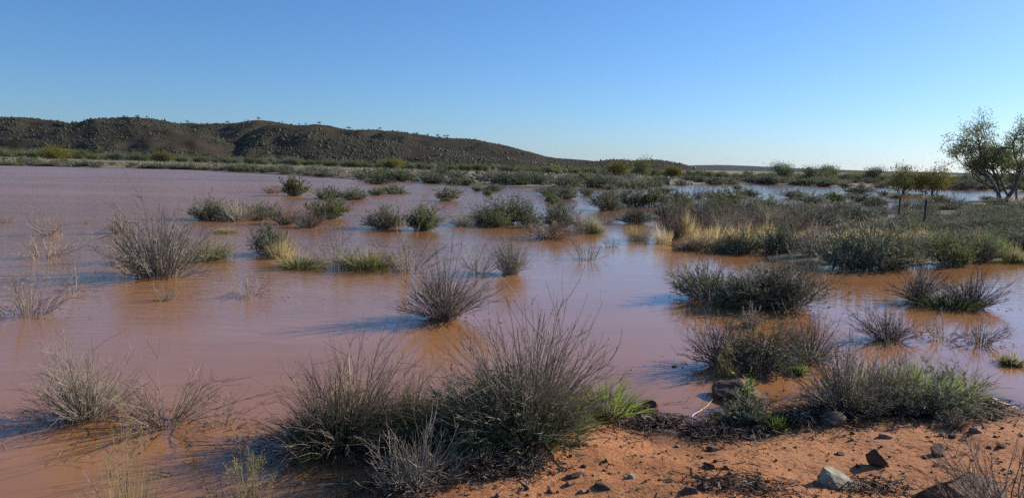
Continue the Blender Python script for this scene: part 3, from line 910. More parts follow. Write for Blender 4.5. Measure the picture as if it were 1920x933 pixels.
 (235, 985, 130, 130, 'seed', "green-gold seeding grass at the bottom left edge"),
 (420, 985, 130, 105, 'brown', "brown twig bush cut by the bottom edge"),
 (475, 980, 110, 95, 'seed', "seeding grass beside the brown twigs at the bottom edge"),
 (1895, 985, 330, 190, 'arch', "fine rust-brown twig bush leaning in at the bottom right corner"),
 (1850, 990, 260, 130, 'dead', "bare twigs over the dark boulder at the bottom right"),
]
for e in SHRUBS:
    px, py, w, h, kind, label = e
    grp = G_BANK if py > 700 else G_WATER
    shrub(px, py, w, h, kind, label, grp)

LOOKS = {'green': 'grey-green', 'dark': 'dark green', 'twig': 'grey twiggy', 'brown': 'brown twiggy', 'olive': 'olive green'}
# thicket on the right: shrubs packed on low ground around the fence posts
THICKET_FRONT = [
 (1262, 447, 66, 78, 'brown', "tall brown bush at the left end of the straw fringed thicket"),
 (1288, 445, 50, 50, 'straw', "glowing straw tussock at the left end of the thicket"),
 (1325, 425, 60, 50, 'green', "grey bush behind the glowing straw tussock"),
 (1290, 468, 80, 26, 'brown', "low brown bush trailing into the water at the thicket's left"),
 (1345, 470, 90, 34, 'brown', "dark brown bush below the straw at the thicket's left"),
 (1388, 474, 66, 42, 'dark', "dark green bush left of the narrow water gap"),
 (1335, 452, 70, 36, 'straw', "straw tussock in the middle of the thicket's left mass"),
 (1392, 452, 54, 38, 'straw', "straw tussock just left of the narrow water gap"),
 (1410, 404, 70, 34, 'dark', "dark green dome of bush left of the channel"),
 (1480, 404, 60, 26, 'green', "green bush right behind the dark green dome"),
 (1400, 430, 60, 30, 'brown', "brown bush below the dark green dome"),
 (1437, 455, 40, 40, 'straw', "straw tussock just right of the narrow water gap"),
 (1465, 470, 80, 50, 'dark', "dark bush right of the narrow water gap"),
 (1520, 480, 80, 56, 'fan', "arching dark bush along the thicket's water edge"),
 (1600, 500, 130, 78, 'green', "large rounded grey-green bush at the thicket's water edge"),
 (1675, 500, 100, 72, 'dark', "dark bush overhanging the water at the thicket's edge"),
 (1715, 492, 70, 40, 'arch', "brown twigs bent over a bright patch of water"),
 (1785, 497, 66, 52, 'olive', "green upright bush at the water edge below the second post"),
 (1835, 488, 70, 46, 'dark', "dark bush right of the green upright one at the edge"),
 (1862, 478, 46, 42, 'lime', "pale yellow-green leafy tuft near the right edge"),
 (1906, 492, 56, 34, 'tuft', "yellow grass tussock at the water edge against the frame"),
 (1242, 452, 44, 34, 'straw', "small straw tussock at the far left tip of the thicket"),
 (1310, 462, 50, 30, 'straw', "low straw tussock over the brown bushes at the thicket's left"),
 (1415, 462, 40, 32, 'straw', "narrow straw tussock beside the water gap"),
 (1770, 466, 50, 30, 'tuft', "pale grass tussock behind the green upright bush"),
 (1825, 462, 60, 30, 'straw', "faded straw tussock below the large tree"),
 (1640, 452, 90, 40, 'straw', "broad straw patch in front of the fence posts"),
 (1735, 455, 60, 30, 'straw', "straw tussock at the foot of the second post"),
 (1690, 456, 60, 34, 'straw', "straw tussock between the feet of the two fence posts"),
 (1590, 462, 70, 34, 'straw', "straw tussock above the large rounded bush at the water edge"),
 (1510, 456, 60, 34, 'straw', "straw tussock above the arching dark bush"),
 (1560, 455, 80, 34, 'straw', "thin straw patch in the middle of the thicket"),
]
for e in THICKET_FRONT:
    if e[4] == 'straw':
        e = (e[0], e[1] + 4, e[2] * .9, e[3] * (.85 + .35 * ((e[0] * 7) % 10) / 10)) + e[4:]
    shrub(*e, "shrubs of the thicket")
rng = random.Random(5)
def inpoly(x, y, poly):
    return float(poly_sdf(np.array([x]), np.array([y]), poly)[0]) > .1
made = 0
THICKET_ITEMS = []; SHORE_ITEMS = []; ROW_ITEMS = []; RIDGE_ITEMS = []
for e in [(1300, 412, 56, 34, 'green'), (1350, 408, 60, 34, 'olive'), (1375, 420, 60, 40, 'brown'), (1310, 432, 70, 44, 'brown'), (1362, 438, 70, 44, 'twig'),
          (1425, 414, 60, 30, 'green'), (1450, 424, 70, 34, 'twig'), (1510, 408, 60, 26, 'green'), (1490, 430, 80, 38, 'brown'), (1545, 420, 70, 30, 'green'),
          (1580, 398, 50, 22, 'dark'), (1610, 412, 60, 28, 'green'), (1650, 405, 60, 26, 'twig'), (1545, 398, 40, 18, 'brown'), (1700, 398, 46, 22, 'dark'), (1730, 402, 46, 24, 'green'),
          (1760, 388, 46, 20, 'dark'), (1285, 396, 44, 24, 'olive'), (1250, 408, 44, 30, 'green'), (1440, 392, 50, 22, 'green')]:
    THICKET_ITEMS.append((shrub(*e, None, "packed shrubs of the thicket"), e[0], LOOKS[e[4]]))
while made < 95:
    px = rng.uniform(1440, 1960)
    top = 446 if px < 1760 else 474
    py = 372 + (top - 372) * rng.random() ** .9
    p = at(px, py)
    if not inpoly(p[0], p[1], ISLE): continue
    d = depth_of(p)
    kind = rng.choice(['green', 'green', 'dark', 'twig', 'brown', 'olive', 'green', 'twig'])
    o = shrub_at(np.array([p[0], p[1], max(0, gz(p[0], p[1]))]), rng.uniform(1.1, 2.1), rng.uniform(.32, .62) * (.75 if 1600 < px < 1790 and py > 405 else 1), kind, None, "packed shrubs of the thicket")
    THICKET_ITEMS.append((o, px, LOOKS[kind]))
    made += 1

# scrub along the far shore
rng = random.Random(11)
for q in range(270):
    px = rng.uniform(-120, 1950) if q % 5 else rng.uniform(-60, 760)
    zs = float(np.interp(px, [a for a, b in FAR_PZ], [b for a, b in FAR_PZ]))
    Z = zs - .5 + (rng.random() ** 2.6) * zs * (.42 if q % 5 else .05)
    p = at_depth(px, Z)
    p[2] = max(0, gz(p[0], p[1]))
    kind = rng.choice(['green', 'green', 'twig', 'dark', 'brown', 'olive'])
    sc = rng.uniform(.8, 1.5)
    o = shrub_at(p, 2.3 * sc, .95 * sc, kind, None, "scrub along the far shore")
    SHORE_ITEMS.append((o, px, LOOKS[kind]))
rng_ = np.random.default_rng(23)
px = rng_.uniform(-500, 2100, 5200); f = rng_.random(5200) ** 1.3
zs = np.interp(px, [a for a, b in FAR_PZ], [b for a, b in FAR_PZ])
Zr_ = np.interp(px, [-500, 0, 500, 900, 1100, 1300, 1500, 1650, 2100], [380, 355, 330, 230, 205, 190, 172, 165, 160])
Z = zs + 3 + f * (Zr_ - zs + 10)
X = (px - CX) / F * Z
z = terrain(X, Z)
keep = (z > .05) & (fbm(X / 14, Z / 14, 91, 3) > -.12)
sz = rng_.uniform(.15, .5, 5200)
blob_stuff("ground_scrub", "knee-high scrub covering the flat beyond the pond", np.stack([X, Z, z + sz * .2], -1)[keep], sz[keep], (.7 * rng_.random(5200))[keep], M['leaf_grey'], 5)

# pale track below the hills
tp = [(-400, 330), (0, 322), (300, 300), (520, 262), (720, 205), (900, 166), (1080, 150), (1280, 150)]
tx = np.linspace(-400, 1280, 160)
tz = np.interp(tx, [a for a, b in tp], [b for a, b in tp])
X = (tx - CX) / F * tz
V = []
for s in (-1.6, -1.3, 1.3, 1.6):
    Zs = tz + s * 1.6
    V.append(np.stack([X, Zs, terrain(X, Zs) + (.06 if abs(s) < 1.5 else -.2)], -1))
V = np.stack(V, 1)
n = len(tx)
i, j = np.meshgrid(np.arange(n - 1), np.arange(3), indexing='ij')
fc = np.stack([i * 4 + j, (i + 1) * 4 + j, (i + 1) * 4 + j + 1, i * 4 + j + 1], -1).reshape(-1, 4)
tag(link("dirt_track", make_mesh("dirt_track", V.reshape(-1, 3), [fc], M['track'], None, True)), "pale dirt track along the foot of the hills", kind="structure")

# ---------------------------------------------------------------- trees
def tree_parts(seed, h, spread, trunks, leafmat, leaf_len, leaves_per_tip, levels=3, lean=.45, r0=.1, first=.25, tipr=.4, sides=5, children=(3, 5), low=.55):
    rng = np.random.default_rng(seed)
    gb = Geo(); tips = []
    def br(p, d, L, r, lev):
        K = 6
        pts = [p]; dd = d
        for k in range(K - 1):
            dd = normed(dd + rng.normal(size=3) * .17 + np.array([0, 0, .05 if lev else .10]))
            pts.append(pts[-1] + dd * L / (K - 1))
        pts = np.array(pts)
        rad = np.linspace(r, r * .55, K)
        if lev == 0: rad[0] *= 1.35
        gb.tubes(pts[None], rad[None], np.array([rng.random()]), sides if lev < 2 else 3)
        if lev >= levels:
            tips.append((pts[-1], dd)); tips.append((pts[3], dd))
            return
        if lev == levels - 1: tips.append((pts[-2], dd))
        nch = rng.integers(*children)
        for c in range(nch):
            k = min(K - 1, int(rng.uniform(.3 if lev else low, 1.05) * (K - 1)) + (1 if c == 0 else 0))
            ax = rng.normal(size=3); ax[2] *= .5
            nd = normed(dd + ax * .75 + np.array([0, 0, .05]))
            nd[0:2] *= spread; nd = normed(nd)
            if nd[2] < -.1: nd[2] *= -.3
            br(pts[k], nd, L * rng.uniform(.55, .8), r * .55, lev + 1)
    for t in range(trunks):
        a = 2 * math.pi * t / trunks + rng.uniform(-.5, .5)
        d = normed(np.array([math.cos(a) * lean, math.sin(a) * lean, 1.0]))
        br(np.array([math.cos(a) * r0 * 1.1, math.sin(a) * r0 * 1.1, -.2]), d, h * first * rng.uniform(.85, 1.2) + .2, r0 * rng.uniform(.75, 1.1), 0)
    gl = Geo()
    T = np.array([t[0] for t in tips]); 
    mx = T[:, 2].max()
    n = len(T) * leaves_per_tip
    C = np.repeat(T, leaves_per_tip, 0) + rng.normal(size=(n, 3)) * np.array([1, 1, .6]) * tipr * .5
    tint = np.clip(np.repeat(rng.random(len(T)), leaves_per_tip) * .6 + rng.random(n) * .4, 0, 1)
    D = rng.normal(size=(n, 3)); D[:, 2] -= .3
    gl.leaves(C, D, leaf_len * rng.uniform(.6, 1.3, n), leaf_len * .22, rng, tint)
    return gb.mesh("trunk", M['bark']), gl.mesh("crown", M[leafmat]), max(mx, 1e-3)

def put_tree(parts, p, height, label, group=None, name="acacia_tree", rot=0.0, wide=1.0):
    tr, cr, mx = parts
    root = link(name, None, None, tuple(p))
    s = height / (mx * 1.03)
    root.scale = (s * wide, s * wide, s); root.rotation_euler = (0, 0, rot)
    link("trunk", tr, root); link("crown", cr, root)
    tag(root, label, "tree", group)
    return root

ROW = [tree_parts(200 + i, 4.5, 1.15, 5, m, .20, 20, 2, .7, .07, .30, .9, 4, (4, 6), .25) for i, m in
       enumerate(['leaf_olive', 'leaf_green', 'leaf_olive', 'leaf_grey', 'leaf_green', 'leaf_yellow', 'leaf_olive'])]
RIDGE = [tree_parts(260 + i, 4.5, 1.1, 1, 'leaf_green', .4, 14, 2, .15, .12, .5, .8, 4) for i in range(3)]

def row_depth(px):
    return float(np.interp(px, [-500, 0, 500, 900, 1100, 1300, 1500, 1650, 2100], [375, 350, 322, 215, 192, 178, 162, 155, 150]))
def tree_px(px, hpx, variant, label, group=None, k=1.0, wide=1.0, name="acacia_tree", Z=None):
    Z = Z or row_depth(px) * k
    p = at_depth(px, Z); p[2] = gz(p[0], p[1])
    return put_tree(variant, p, hpx * Z / F, label, group, name, RNG.uniform(0, 6.28), wide)

NOTABLE = [
 (100, 24, 5, .97, 1.4, "bright yellow-green tree at the foot of the left hill"),
 (305, 22, 5, .97, 1.2, "bright green tree under the left hill near the gully"),
 (735, 22, 5, .97, 1.3, "broad bright tree below the ridge by the pale track"),
 (1158, 30, 5, .96, 1.0, "bright yellow-green tree before the small dark hill"),
 (1203, 40, 0, .90, .8, "tall tree with a clear trunk before the small dark hill"),
 (1262, 24, 5, .97, 1.0, "bright green tree right of the tall clear-trunked tree"),
 (1472, 34, 1, .93, 1.1, "dark umbrella-shaped tree rising above the plateau line"),
 (1530, 27, 4, .93, 1.2, "low dark tree with a forked trunk in the row"),
 (1553, 30, 6, .97, 1.0, "tree rising just behind the low forked one"),
 (1635, 30, 1, .97, 1.0, "rounded tree left of the many-stemmed yellow pair"),
]
for px, hpx, v, k, wd, lb in NOTABLE:
    tree_px(px, hpx, ROW[v], lb, "notable trees of the tree line", k, wd)
rng = random.Random(31)
for q in range(250):
    px = -90 + 2060 * (q + rng.random()) / 250
    k = 1 + abs(rng.gauss(0, .07))
    base = float(np.interp(px, [-100, 300, 500, 700, 900, 1100, 1300, 1500, 1950], [16, 14, 12, 13, 13, 13, 12, 13, 18]))
    v = rng.choice([0, 1, 2, 3, 4, 6, 0, 2, 6, 3, 5] if px > 1000 else [0, 2, 3, 6, 0, 2, 3, 1])
    o = tree_px(px, base * rng.uniform(.7, 1.2), ROW[v], None, "trees of the tree line", k, rng.uniform(.9, 1.4))
    ROW_ITEMS.append((o, px, ['olive', 'dark green', 'olive', 'grey-green', 'dark green', 'yellow-green', 'olive'][v]))

for surf, xs in ((s_left, [80, 146, 237, 262, 280]), (s_back, [343, 352, 378, 392, 402, 430, 462, 484, 530, 560, 572, 598, 652, 660, 679, 690, 712, 745, 762, 775, 782, 800, 820, 832, 838]), (s_dark, [1146, 1214])):
    for x in xs:
        xx = np.array([float(x)]); X, Z, z = surf(xx, np.array([.99]))
        o = put_tree(RIDGE[x % 3], (X[0], Z[0], z[0] - .3), (3.5 + (x * 7 % 6) * .8) * Z[0] / F, None, "trees on the ridge line", "ridge_tree", x, .8 + (x * 13 % 7) * .12)
        RIDGE_ITEMS.append((o, x, 'tiny'))

# the big spreading tree at the right edge and its neighbours
big = tree_parts(306, 8, .98, 3, 'leaf_tree', .12, 10, 4, .5, .13, .27, .38, 7, (3, 5), .35)
p = at_ground(1876, 378)
put_tree(big, p, 172 * depth_of(p) / F, "large spreading tree with several trunks at the right edge", None, "spreading_tree", 1.3, .84)
big2 = tree_parts(312, 7, .95, 2, 'leaf_tree', .13, 13, 4, .4, .12, .26, .34, 7, (3, 5), .35)
p = at_ground(1912, 376)
put_tree(big2, p, 120 * depth_of(p) / F, "darker tree close behind the large spreading tree", None, "spreading_tree", 3.0, .8)
mal = tree_parts(321, 4, .95, 6, 'leaf_olive', .13, 5, 3, 1.0, .05, .18, .45, 5, (3, 5), .3)
p = at_depth(1692, 92); p[2] = gz(p[0], p[1])
put_tree(mal, at_ground(1690, 361), 55 * 88 / F, "many-stemmed small tree with dark base, left of the yellow one", None, "mallee_tree", .4, .85)
mal2 = tree_parts(327, 4, .95, 6, 'leaf_yellow', .13, 5, 3, 1.0, .05, .18, .45, 5, (3, 5), .3)
put_tree(mal2, at_ground(1745, 363), 52 * 90 / F, "many-stemmed small tree with yellowing leaves left of the large tree", None, "mallee_tree", 2.2, .8)

# ---------------------------------------------------------------- labels of the many alike: look, landmark, then order from the left
ORD = ["first", "second", "third", "fourth", "fifth", "sixth", "seventh", "eighth", "ninth", "tenth", "eleventh", "twelfth", "thirteenth", "fourteenth", "fifteenth",
       "sixteenth", "seventeenth", "eighteenth", "nineteenth", "twentieth"]
def nth(i):
    if i < 20: return ORD[i]
    t = ["twenty", "thirty", "forty", "fifty", "sixty"][(i + 1) // 10 - 2]
    u = (i + 1) % 10
    return (t[:-1] + "ieth") if u == 0 else t + "-" + ORD[u - 1]
def zone_of(px, zones):
    for lim, nm in zones:
        if px < lim: return nm
    return zones[-1][1]
def label_in_order(items, zones, fmt):
    """items: (object, px, look word)"""
    groups = {}
    for o, px, look in items:
        groups.setdefault((look, zone_of(px, zones)), []).append((px, o))
    for (look, zn), lst in groups.items():
        for i, (px, o) in enumerate(sorted(lst, key=lambda t: t[0])):
            o["label"] = fmt.format(look=look, zone=zn, nth=nth(i))
Z_HILL = [(440, "below the left hill"), (760, "below the rounded spur"), (1090, "below the ridge's falling end"), (1300, "before the small dark hill"),
          (1500, "before the plateau's left half"), (1760, "before the plateau's right half"), (9999, "behind the large spreading tree")]
Z_SHORE = [(440, "under the left hill"), (760, "under the rounded spur"), (1090, "under the ridge's falling end"), (1300, "under the small dark hill"),
           (1600, "under the long plateau"), (9999, "near the many-stemmed trees")]
Z_THICK = [(1560, "left part"), (1690, "part left of the posts"), (1800, "part around the posts"), (9999, "part below the large tree")]
Z_RIDGE = [(300, "the left hill's crest"), (500, "the back ridge's high left end"), (700, "the back ridge's middle"), (1000, "the back ridge's lower right"), (9999, "the small dark hill")]
label_in_order(THICKET_ITEMS, Z_THICK, "{look} shrub in the thicket's {zone}, {nth} such from left")
label_in_order(SHORE_ITEMS, Z_SHORE, "low {look} bush on far bank {zone}, {nth} from left")
label_in_order(ROW_ITEMS, Z_HILL, "{look} tree in the tree line {zone}, {nth} from left")
label_in_order(RIDGE_ITEMS, Z_RIDGE, "{look} tree on skyline of {zone}, {nth} from left")

# ---------------------------------------------------------------- fence posts
def steel_mat():
    m, nt, out = new_mat("weathered_steel")
    tc = N_(nt, "ShaderNodeTexCoord")
    r = ramp(nt, noise(nt, tc.outputs["Object"], 9, 5), [(.3, (.05, .04, .035)), (.6, (.10, .085, .075)), (.8, (.14, .08, .05))])
    b = N_(nt, "ShaderNodeBsdfPrincipled"); b.inputs["Roughness"].default_value = .7; b.inputs["Metallic"].default_value = .3
    nt.links.new(r.outputs[0], b.inputs["Base Color"]); nt.links.new(b.outputs[0], out.inputs[0])
    return m
M['steel'] = steel_mat()
def fence_post(px, py, ptop, label):
    p = at_ground(px, py); d = depth_of(p); h = (py - ptop) * d / F
    V = []; Fq = []
    for q in range(3):                       # star picket: three flanges
        a = q * 2 * math.pi / 3 + .5
        c, s = math.cos(a), math.sin(a); w_, t_ = .05, .008
        for z0 in (-.3, h - .03, h):
            w2 = w_ if z0 < h - .001 else w_ * .6
            for u, v in ((0, -t_), (w2, -t_), (w2, t_), (0, t_)):
                V.append((u * c - v * s, u * s + v * c, z0))
        b = q * 12
        for l in (0, 4):
            for e in range(4):
                Fq.append((b + l + e, b + l + (e + 1) % 4, b + l + 4 + (e + 1) % 4, b + l + 4 + e))
        Fq.append((b + 8, b + 9, b + 10, b + 11))
    o = link("fence_post", make_mesh("fence_post", np.array(V), [np.array(Fq)], M['steel']), None, tuple(p))
    o.rotation_euler = (0, R(1.5), 0)
    tag(o, label, "post", "fence posts")
fence_post(1684, 420, 370, "thin dark fence post farther from the frame edge in the thicket")
fence_post(1732, 432, 374, "taller thin dark fence post standing in the thicket, second one")

# ---------------------------------------------------------------- rocks
def rock_mesh(seed, w, d, h, mat, flat=.0, sub=3, rough=.30, facets=11):
    import bmesh
    bm = bmesh.new()
    bmesh.ops.create_icosphere(bm, subdivisions=sub, radius=1)
    rng = np.random.default_rng(seed)
    V = np.array([v.co[:] for v in bm.verts])
    for _ in range(facets):                   # chop with planes for flat broken faces
        n = normed(rng.normal(size=3)); c = rng.uniform(.35, .8)
        s = V @ n
        V = V - np.maximum(s - c, 0)[:, None] * n
    V *= (1 + rough * .5 * fbm(V[:, 0] * 2 + seed, V[:, 1] * 2 + V[:, 2] * 1.7, seed, 4))[:, None]
    V = V / np.abs(V).max(0)
    V *= np.array([w / 2, d / 2, h / 2]) 
    V[:, 2] += h * .30
    for v, c in zip(bm.verts, V): v.co = c
    me = bpy.data.meshes.new("rock")
    bm.to_mesh(me); bm.free()
    me.materials.append(M[mat])
    return me

def slab_mesh(wm, hm, mat):
    """broken wedge of stone, flat top tilted down towards the right"""
    import bmesh
    pts = [(-.46, -.30, -.2), (.46, -.26, -.2), (.5, .36, -.2), (-.42, .4, -.2), (-.52, .02, .15), (-.36, .12, 1.0), (-.02, .30, .9), (.30, .2, .62), (.56, -.10, .28), (.30, -.34, .12), (-.12, -.40, .34), (-.33, -.12, .93)]
    bm = bmesh.new()
    vs_ = [bm.verts.new((x * wm, y * wm, z * hm)) for x, y, z in pts]
    bmesh.ops.convex_hull(bm, input=vs_)
    bmesh.ops.bevel(bm, geom=list(bm.edges), offset=wm * .02, segments=2, affect='EDGES')
    bmesh.ops.triangulate(bm, faces=list(bm.faces))
    bmesh.ops.subdivide_edges(bm, edges=[e for e in bm.edges if e.calc_length() > wm * .12], cuts=2, use_grid_fill=True)
    for v in bm.verts:
        n = fbm(np.array([v.co.x / wm * 6]), np.array([v.co.y / wm * 6 + v.co.z / hm * 2]), 5, 3)[0]
        v.co += Vector((n, n * .5, n)) * wm * .018
    me = bpy.data.meshes.new("slab"); bm.to_mesh(me); bm.free()
    me.materials.append(M[mat])
    return me

ROCKS = [
 (1390, 752, 96, 44, 'rock_brown', "large brown boulder at the water edge with a leafy plant on top"),
 (1218, 766, 38, 20, 'rock_brown', "brown stone at the water edge below the lime tussock"),
 (1348, 782, 32, 16, 'rock_dark', "dark low stone in the litter in front of the boulder"),
 (1560, 797, 60, 34, 'rock_grey', "large grey stone half buried in black litter"),
 (1420, 816, 40, 24, 'rock_grey', "grey stone on the litter under the lime tuft"),
 (1409, 828, 18, 16, 'rock_grey', "small grey stone touching the lower side of a bigger grey one"),
 (1343, 808, 24, 20, 'rock_grey', "rounded grey stone in the middle of the black litter"),
 (1342, 847, 32, 14, 'rock_brown', "flat brown stone with a dark shadow at the litter's edge"),
 (1330, 880, 26, 20, 'rock_dark', "dark pointed stone alone on the sand, left one"),
 (1578, 853, 19, 13, 'rock_dark', "small dark round stone on the sand above the pale slab"),
 (1653, 876, 42, 38, 'rock_dark', "tall dark stone on the sand in the right foreground"),
 (1769, 855, 40, 28, 'rock_brown', "rounded brown stone on the sand right of the tall dark one"),
 (1578, 918, 72, 38, 'rock_pale', "pale angular slab of stone at the bottom of the sand"),
 (1660, 916, 26, 14, 'rock_brown', "small brown stone right of the pale slab"),
 (1079, 897, 42, 15, 'rock_dark', "flat dark stone alone on the left sand"),
 (1132, 918, 38, 14, 'rock_dark', "low dark stone at the bottom below the flat one"),
 (1186, 896, 18, 11, 'rock_pale', "small pale stone on the middle sand"),
 (1254, 903, 24, 10, 'rock_dark', "small dark stone on the middle sand right of a pale one"),
 (1298, 928, 44, 24, 'rock_brown', "brown stone of a pair at the bottom edge, left one"),
 (1322, 918, 32, 18, 'rock_brown', "brown stone of a pair at the bottom edge, right one"),
 (855, 862, 30, 34, 'rock_pale', "pale block of stone beside the nearest grey bush"),
 (852, 845, 46, 20, 'rock_grey', "grey slab lying on top of the pale block"),
 (990, 845, 32, 14, 'rock_dark', "dark clod at the sandy foot of the largest bush"),
 (1835, 768, 34, 34, 'rock_brown', "rounded boulder on the right bank near the water"),
 (1816, 745, 24, 14, 'rock_brown', "small stone behind the rounded right bank boulder"),
 (1840, 798, 22, 20, 'rock_dark', "dark leaning stone below the rounded right bank boulder"),
 (1866, 790, 22, 14, 'rock_dark', "dark stone nearest the right edge on the bank"),
 (1832, 812, 30, 18, 'rock_grey', "grey stone at the end of the black litter"),
 (1791, 822, 18, 14, 'rock_dark', "round dark stone in a row below the litter"),
 (1808, 826, 20, 10, 'rock_brown', "small flat brown stone next to the round dark one"),
 (1882, 842, 26, 14, 'rock_dark', "dark low stone on the far right sand"),
 (1662, 822, 30, 12, 'rock_grey', "flat grey stone at the sandy rim of the bank bush"),
 (1768, 818, 16, 10, 'rock_grey', "tiny grey stone left of the round dark one"),
 (1835, 955, 190, 66, 'rock_brown', "big dark boulder under bare twigs at the bottom right"),
 (1264, 688, 16, 7, 'rock_dark', "tiny dark stone poking out of the open water"),
 (563, 908, 18, 12, 'rock_pale', "small pale stone in the shallow water at the bottom"),
]
for q, (px, py, w_, h_, mt, lb) in enumerate(ROCKS):
    p = at_ground(px, py); d = depth_of(p)
    wm, hm = w_ * d / F, h_ * d / F
    sub = 4 if w_ > 50 else 3
    me = slab_mesh(wm, hm * 1.1, mt) if 'slab of stone' in lb else rock_mesh(447 + q, wm, wm * .8, hm * 1.25, mt, sub=sub)
    o = link("boulder" if w_ > 55 else "stone", me, None, (p[0], p[1] + wm * .3, p[2] - .01 - hm * .16))
    o.rotation_euler = (0, 0, 0)
    tag(o, lb, "rock", "stones on the bank")

# leafy plant on the boulder
rng = np.random.default_rng(88)
p = at_ground(1400, 756); root = link("leafy_plant", None, None, (p[0], p[1] - .05, p[2]))
P, D, L = grow(rng, 9, .16, .36, 7, .3, .6, .3, .06, (.7, 1.0), 1, -.05)
gq = Geo(); gq.tubes(P, taper(9, 7, .005, .002, rng), rng.random(9), 5)
link("stem", gq.mesh("stem", M['stem_green']), root)
C, E, _ = branch(rng, P, D, L, 75, .01, .9, 2, .35, 1.0)
gq = Geo(); gq.leaves(C[:, 0], E[:, 0] + np.array([0, 0, -.25]), rng.uniform(.04, .085, 75), .014, rng, rng.random(75))
link("foliage", gq.mesh("foliage", M['leaf_broad']), root)
tag(root, "bright leafy plant growing over the large brown boulder", "plant", G_BANK)

# ---------------------------------------------------------------- litter, clods, sticks
rng = np.random.default_rng(99)
def litter_points(n, pts, width):
    pts = np.array(pts)
    seg = np.linalg.norm(np.diff(pts, axis=0), axis=1); cum = np.concatenate([[0], np.cumsum(seg)])
    s = rng.uniform(0, cum[-1], n)
    x = np.interp(s, cum, pts[:, 0]); y = np.interp(s, cum, pts[:, 1])
    r = np.abs(rng.normal(size=n)) * width * .5; a = rng.uniform(0, 6.28, n)
    return x + r * np.cos(a), y + r * np.sin(a)
def litter(name, label, x, y, lift, lmin, lmax, rad):
    n = len(x)
    z = np.maximum(terrain(x, y), .0) + rng.random(n) * lift + .003
    a = rng.uniform(0, 6.28, n); l = rng.uniform(lmin, lmax, n)
    d = np.stack([np.cos(a), np.sin(a), rng.normal(size=n) * .22], -1) * l[:, None]
    mid = np.stack([x, y, z], -1)
    P = np.stack([mid - d * .5, mid + rng.normal(size=(n, 3)) * l[:, None] * .08, mid + d * .5], 1)
    gq = Geo(); gq.tubes(P, taper(n, 3, rad, rad * .6, rng, .5), rng.random(n) ** 1.3)
    m_ = n // 2
    q = rng.integers(0, n, m_)
    gq.leaves(mid[q], rng.normal(size=(m_, 3)) * np.array([1, 1, .3]), rng.uniform(.012, .035, m_), rng.uniform(.004, .011, m_), rng, rng.random(m_) ** 1.3)
    o = link(name, gq.mesh(name, M['litter']))
    tag(o, label, "litter", kind="stuff")
x, y = litter_points(13000, LITTER, .42)
k = fbm(x * 3.2, y * 3.2, 15, 3) + rng.normal(size=len(x)) * .12 > -.12
x = x[k]; y = y[k]
litter("flood_litter", "black flood litter of twigs and leaves along the water line", x, y, .07, .03, .17, .0034)
spots = [at(px, py, .15) for px, py in ((905, 868), (935, 880), (960, 890), (900, 885), (1345, 932), (1385, 930), (1425, 935), (1640, 935), (1620, 932))]
xs = []; ys = []
for c in spots:
    n_ = 420 if c[0] < .5 else 130
    xs.append(c[0] + rng.normal(size=n_) * .13); ys.append(c[1] + rng.normal(size=n_) * .1)
litter("litter_mat", "mats of dead litter lying on the sand near the bottom edge", np.concatenate(xs), np.concatenate(ys), .05, .03, .12, .003)
xs = []; ys = []
for cx_, cy_, rad in CLUMP_SPOTS:
    c = at(cx_, cy_, .1); n = int(700 * rad)
    xs.append(c[0] + rng.normal(size=n) * rad * .45); ys.append(c[1] + rng.normal(size=n) * rad * .3)
litter("bush_litter", "dead twigs and leaves fallen under the bank bushes", np.concatenate(xs), np.concatenate(ys), .03, .03, .14, .0028)
x = rng.uniform(-1.2, 5.5, 3200); y = rng.uniform(3.6, 7.0, 3200)
k = terrain(x, y) > .06
litter("sand_litter", "small twig scraps scattered over the red sand", x[k], y[k], .004, .012, .07, .002)
x = rng.uniform(-1.2, 6, 2600); y = rng.uniform(3.6, 7.2, 2600)
zz = terrain(x, y); k = (zz > .06) & (fbm(x * 2, y * 2, 8, 2) + rng.normal(size=2600) * .15 > .0)
sz = .0035 + .022 * rng.random(2600) ** 5
blob_stuff("pebbles", "small clods and pebbles scattered over the red sand", np.stack([x, y, zz + sz * .3], -1)[k], sz[k], rng.random(2600)[k], M['clod'], 9, .7)

xs = []; ys = []
for e in SHRUBS:
    p = at(e[0], e[1])
    if p[1] > 22 or gz(p[0], p[1]) > 0: continue
    n = 16 + int(e[2] * .25); wd = e[2] * depth_of(p) / F * .38
    xs.append(p[0] + rng.normal(size=n) * wd); ys.append(p[1] + rng.normal(size=n) * wd * .7)
x = np.concatenate(xs); y = np.concatenate(ys); k = terrain(x, y) < -.01
litter("floating_litter", "twigs and leaf scraps floating around the flooded bushes", x[k], y[k], .004, .02, .12, .002)

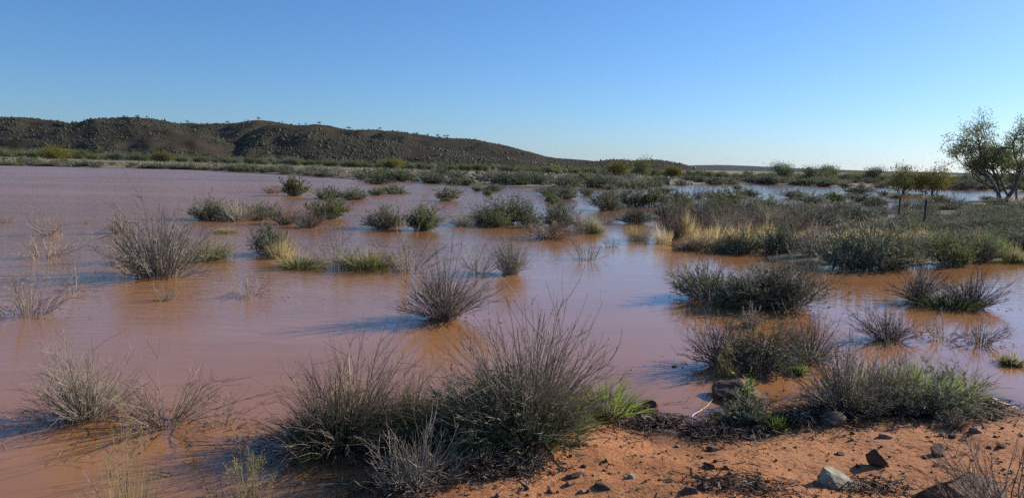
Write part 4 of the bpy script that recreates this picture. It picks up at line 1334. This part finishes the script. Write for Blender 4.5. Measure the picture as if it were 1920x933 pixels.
def stick(px0, py0, px1, py1, r_, name, label, mat, seed, lift=.015, zend=0.0):
    rg = np.random.default_rng(seed)
    a = at_ground(px0, py0); b = at_ground(px1, py1)
    a[2] += lift; b[2] += lift + zend
    t = np.linspace(0, 1, 8)[:, None]
    L_ = np.linalg.norm(b - a)
    P = a * (1 - t) + b * t + rg.normal(size=(8, 3)) * L_ * .018
    gq = Geo(); P = P - a
    gq.tubes(P[None], np.linspace(r_, r_ * .55, 8)[None], np.array([.8]), 6)
    bq, be, _ = branch(rg, P[None], np.repeat(normed(b - a)[None, None], 8, 1), np.array([L_]), 3, .25, .5, 3)
    gq.tubes(bq, taper(3, 3, r_ * .5, r_ * .25, rg), np.full(3, .7), 4)
    o = link(name, gq.mesh(name, M[mat]), None, tuple(a))
    tag(o, label, "stick", "sticks on the bank")
stick(1297, 788, 1334, 765, .006, "stick", "bleached white stick at the water edge in the litter", 'wood_pale', 1, .03, .03)
stick(1262, 781, 1291, 783, .007, "stick", "short dark stick floating by the litter", 'stem_dark', 2)
stick(1240, 757, 1290, 755, .004, "stick", "thin twig floating out from the brown stone", 'stem_dark', 3)
stick(299, 887, 324, 892, .007, "stick", "short dark stick lying in the shallows at bottom left", 'stem_dark', 4)
stick(1010, 822, 1100, 834, .012, "stick", "dark branch lying at the sandy foot of the largest bush", 'stem_dark', 5)
stick(975, 898, 992, 912, .007, "stick", "short stick poking from the litter mat", 'stem_dark', 6)
stick(600, 912, 660, 908, .006, "stick", "grey stick at the water edge by the nearest grey bush", 'stem_grey', 7)

# ---------------------------------------------------------------- haze: the dusty air over the flat, seen only over long distances
def haze_box():
    m, nt, out = new_mat("haze")
    v = N_(nt, "ShaderNodeVolumePrincipled")
    v.inputs["Color"].default_value = (.72, .85, 1.0, 1)
    v.inputs["Density"].default_value = 2.6e-5
    v.inputs["Anisotropy"].default_value = .3
    nt.links.new(v.outputs[0], out.inputs["Volume"])
    c = np.array([(x, y, z) for x in (-9600, 9600) for y in (-9600, 9600) for z in (-8, 80)], float)
    fc = np.array([(0, 1, 3, 2), (4, 6, 7, 5), (0, 4, 5, 1), (2, 3, 7, 6), (0, 2, 6, 4), (1, 5, 7, 3)])
    o = link("haze", make_mesh("haze", c, [fc], m))
    tag(o, "thin dusty haze over the distant hills", "haze", kind="stuff")
haze_box()
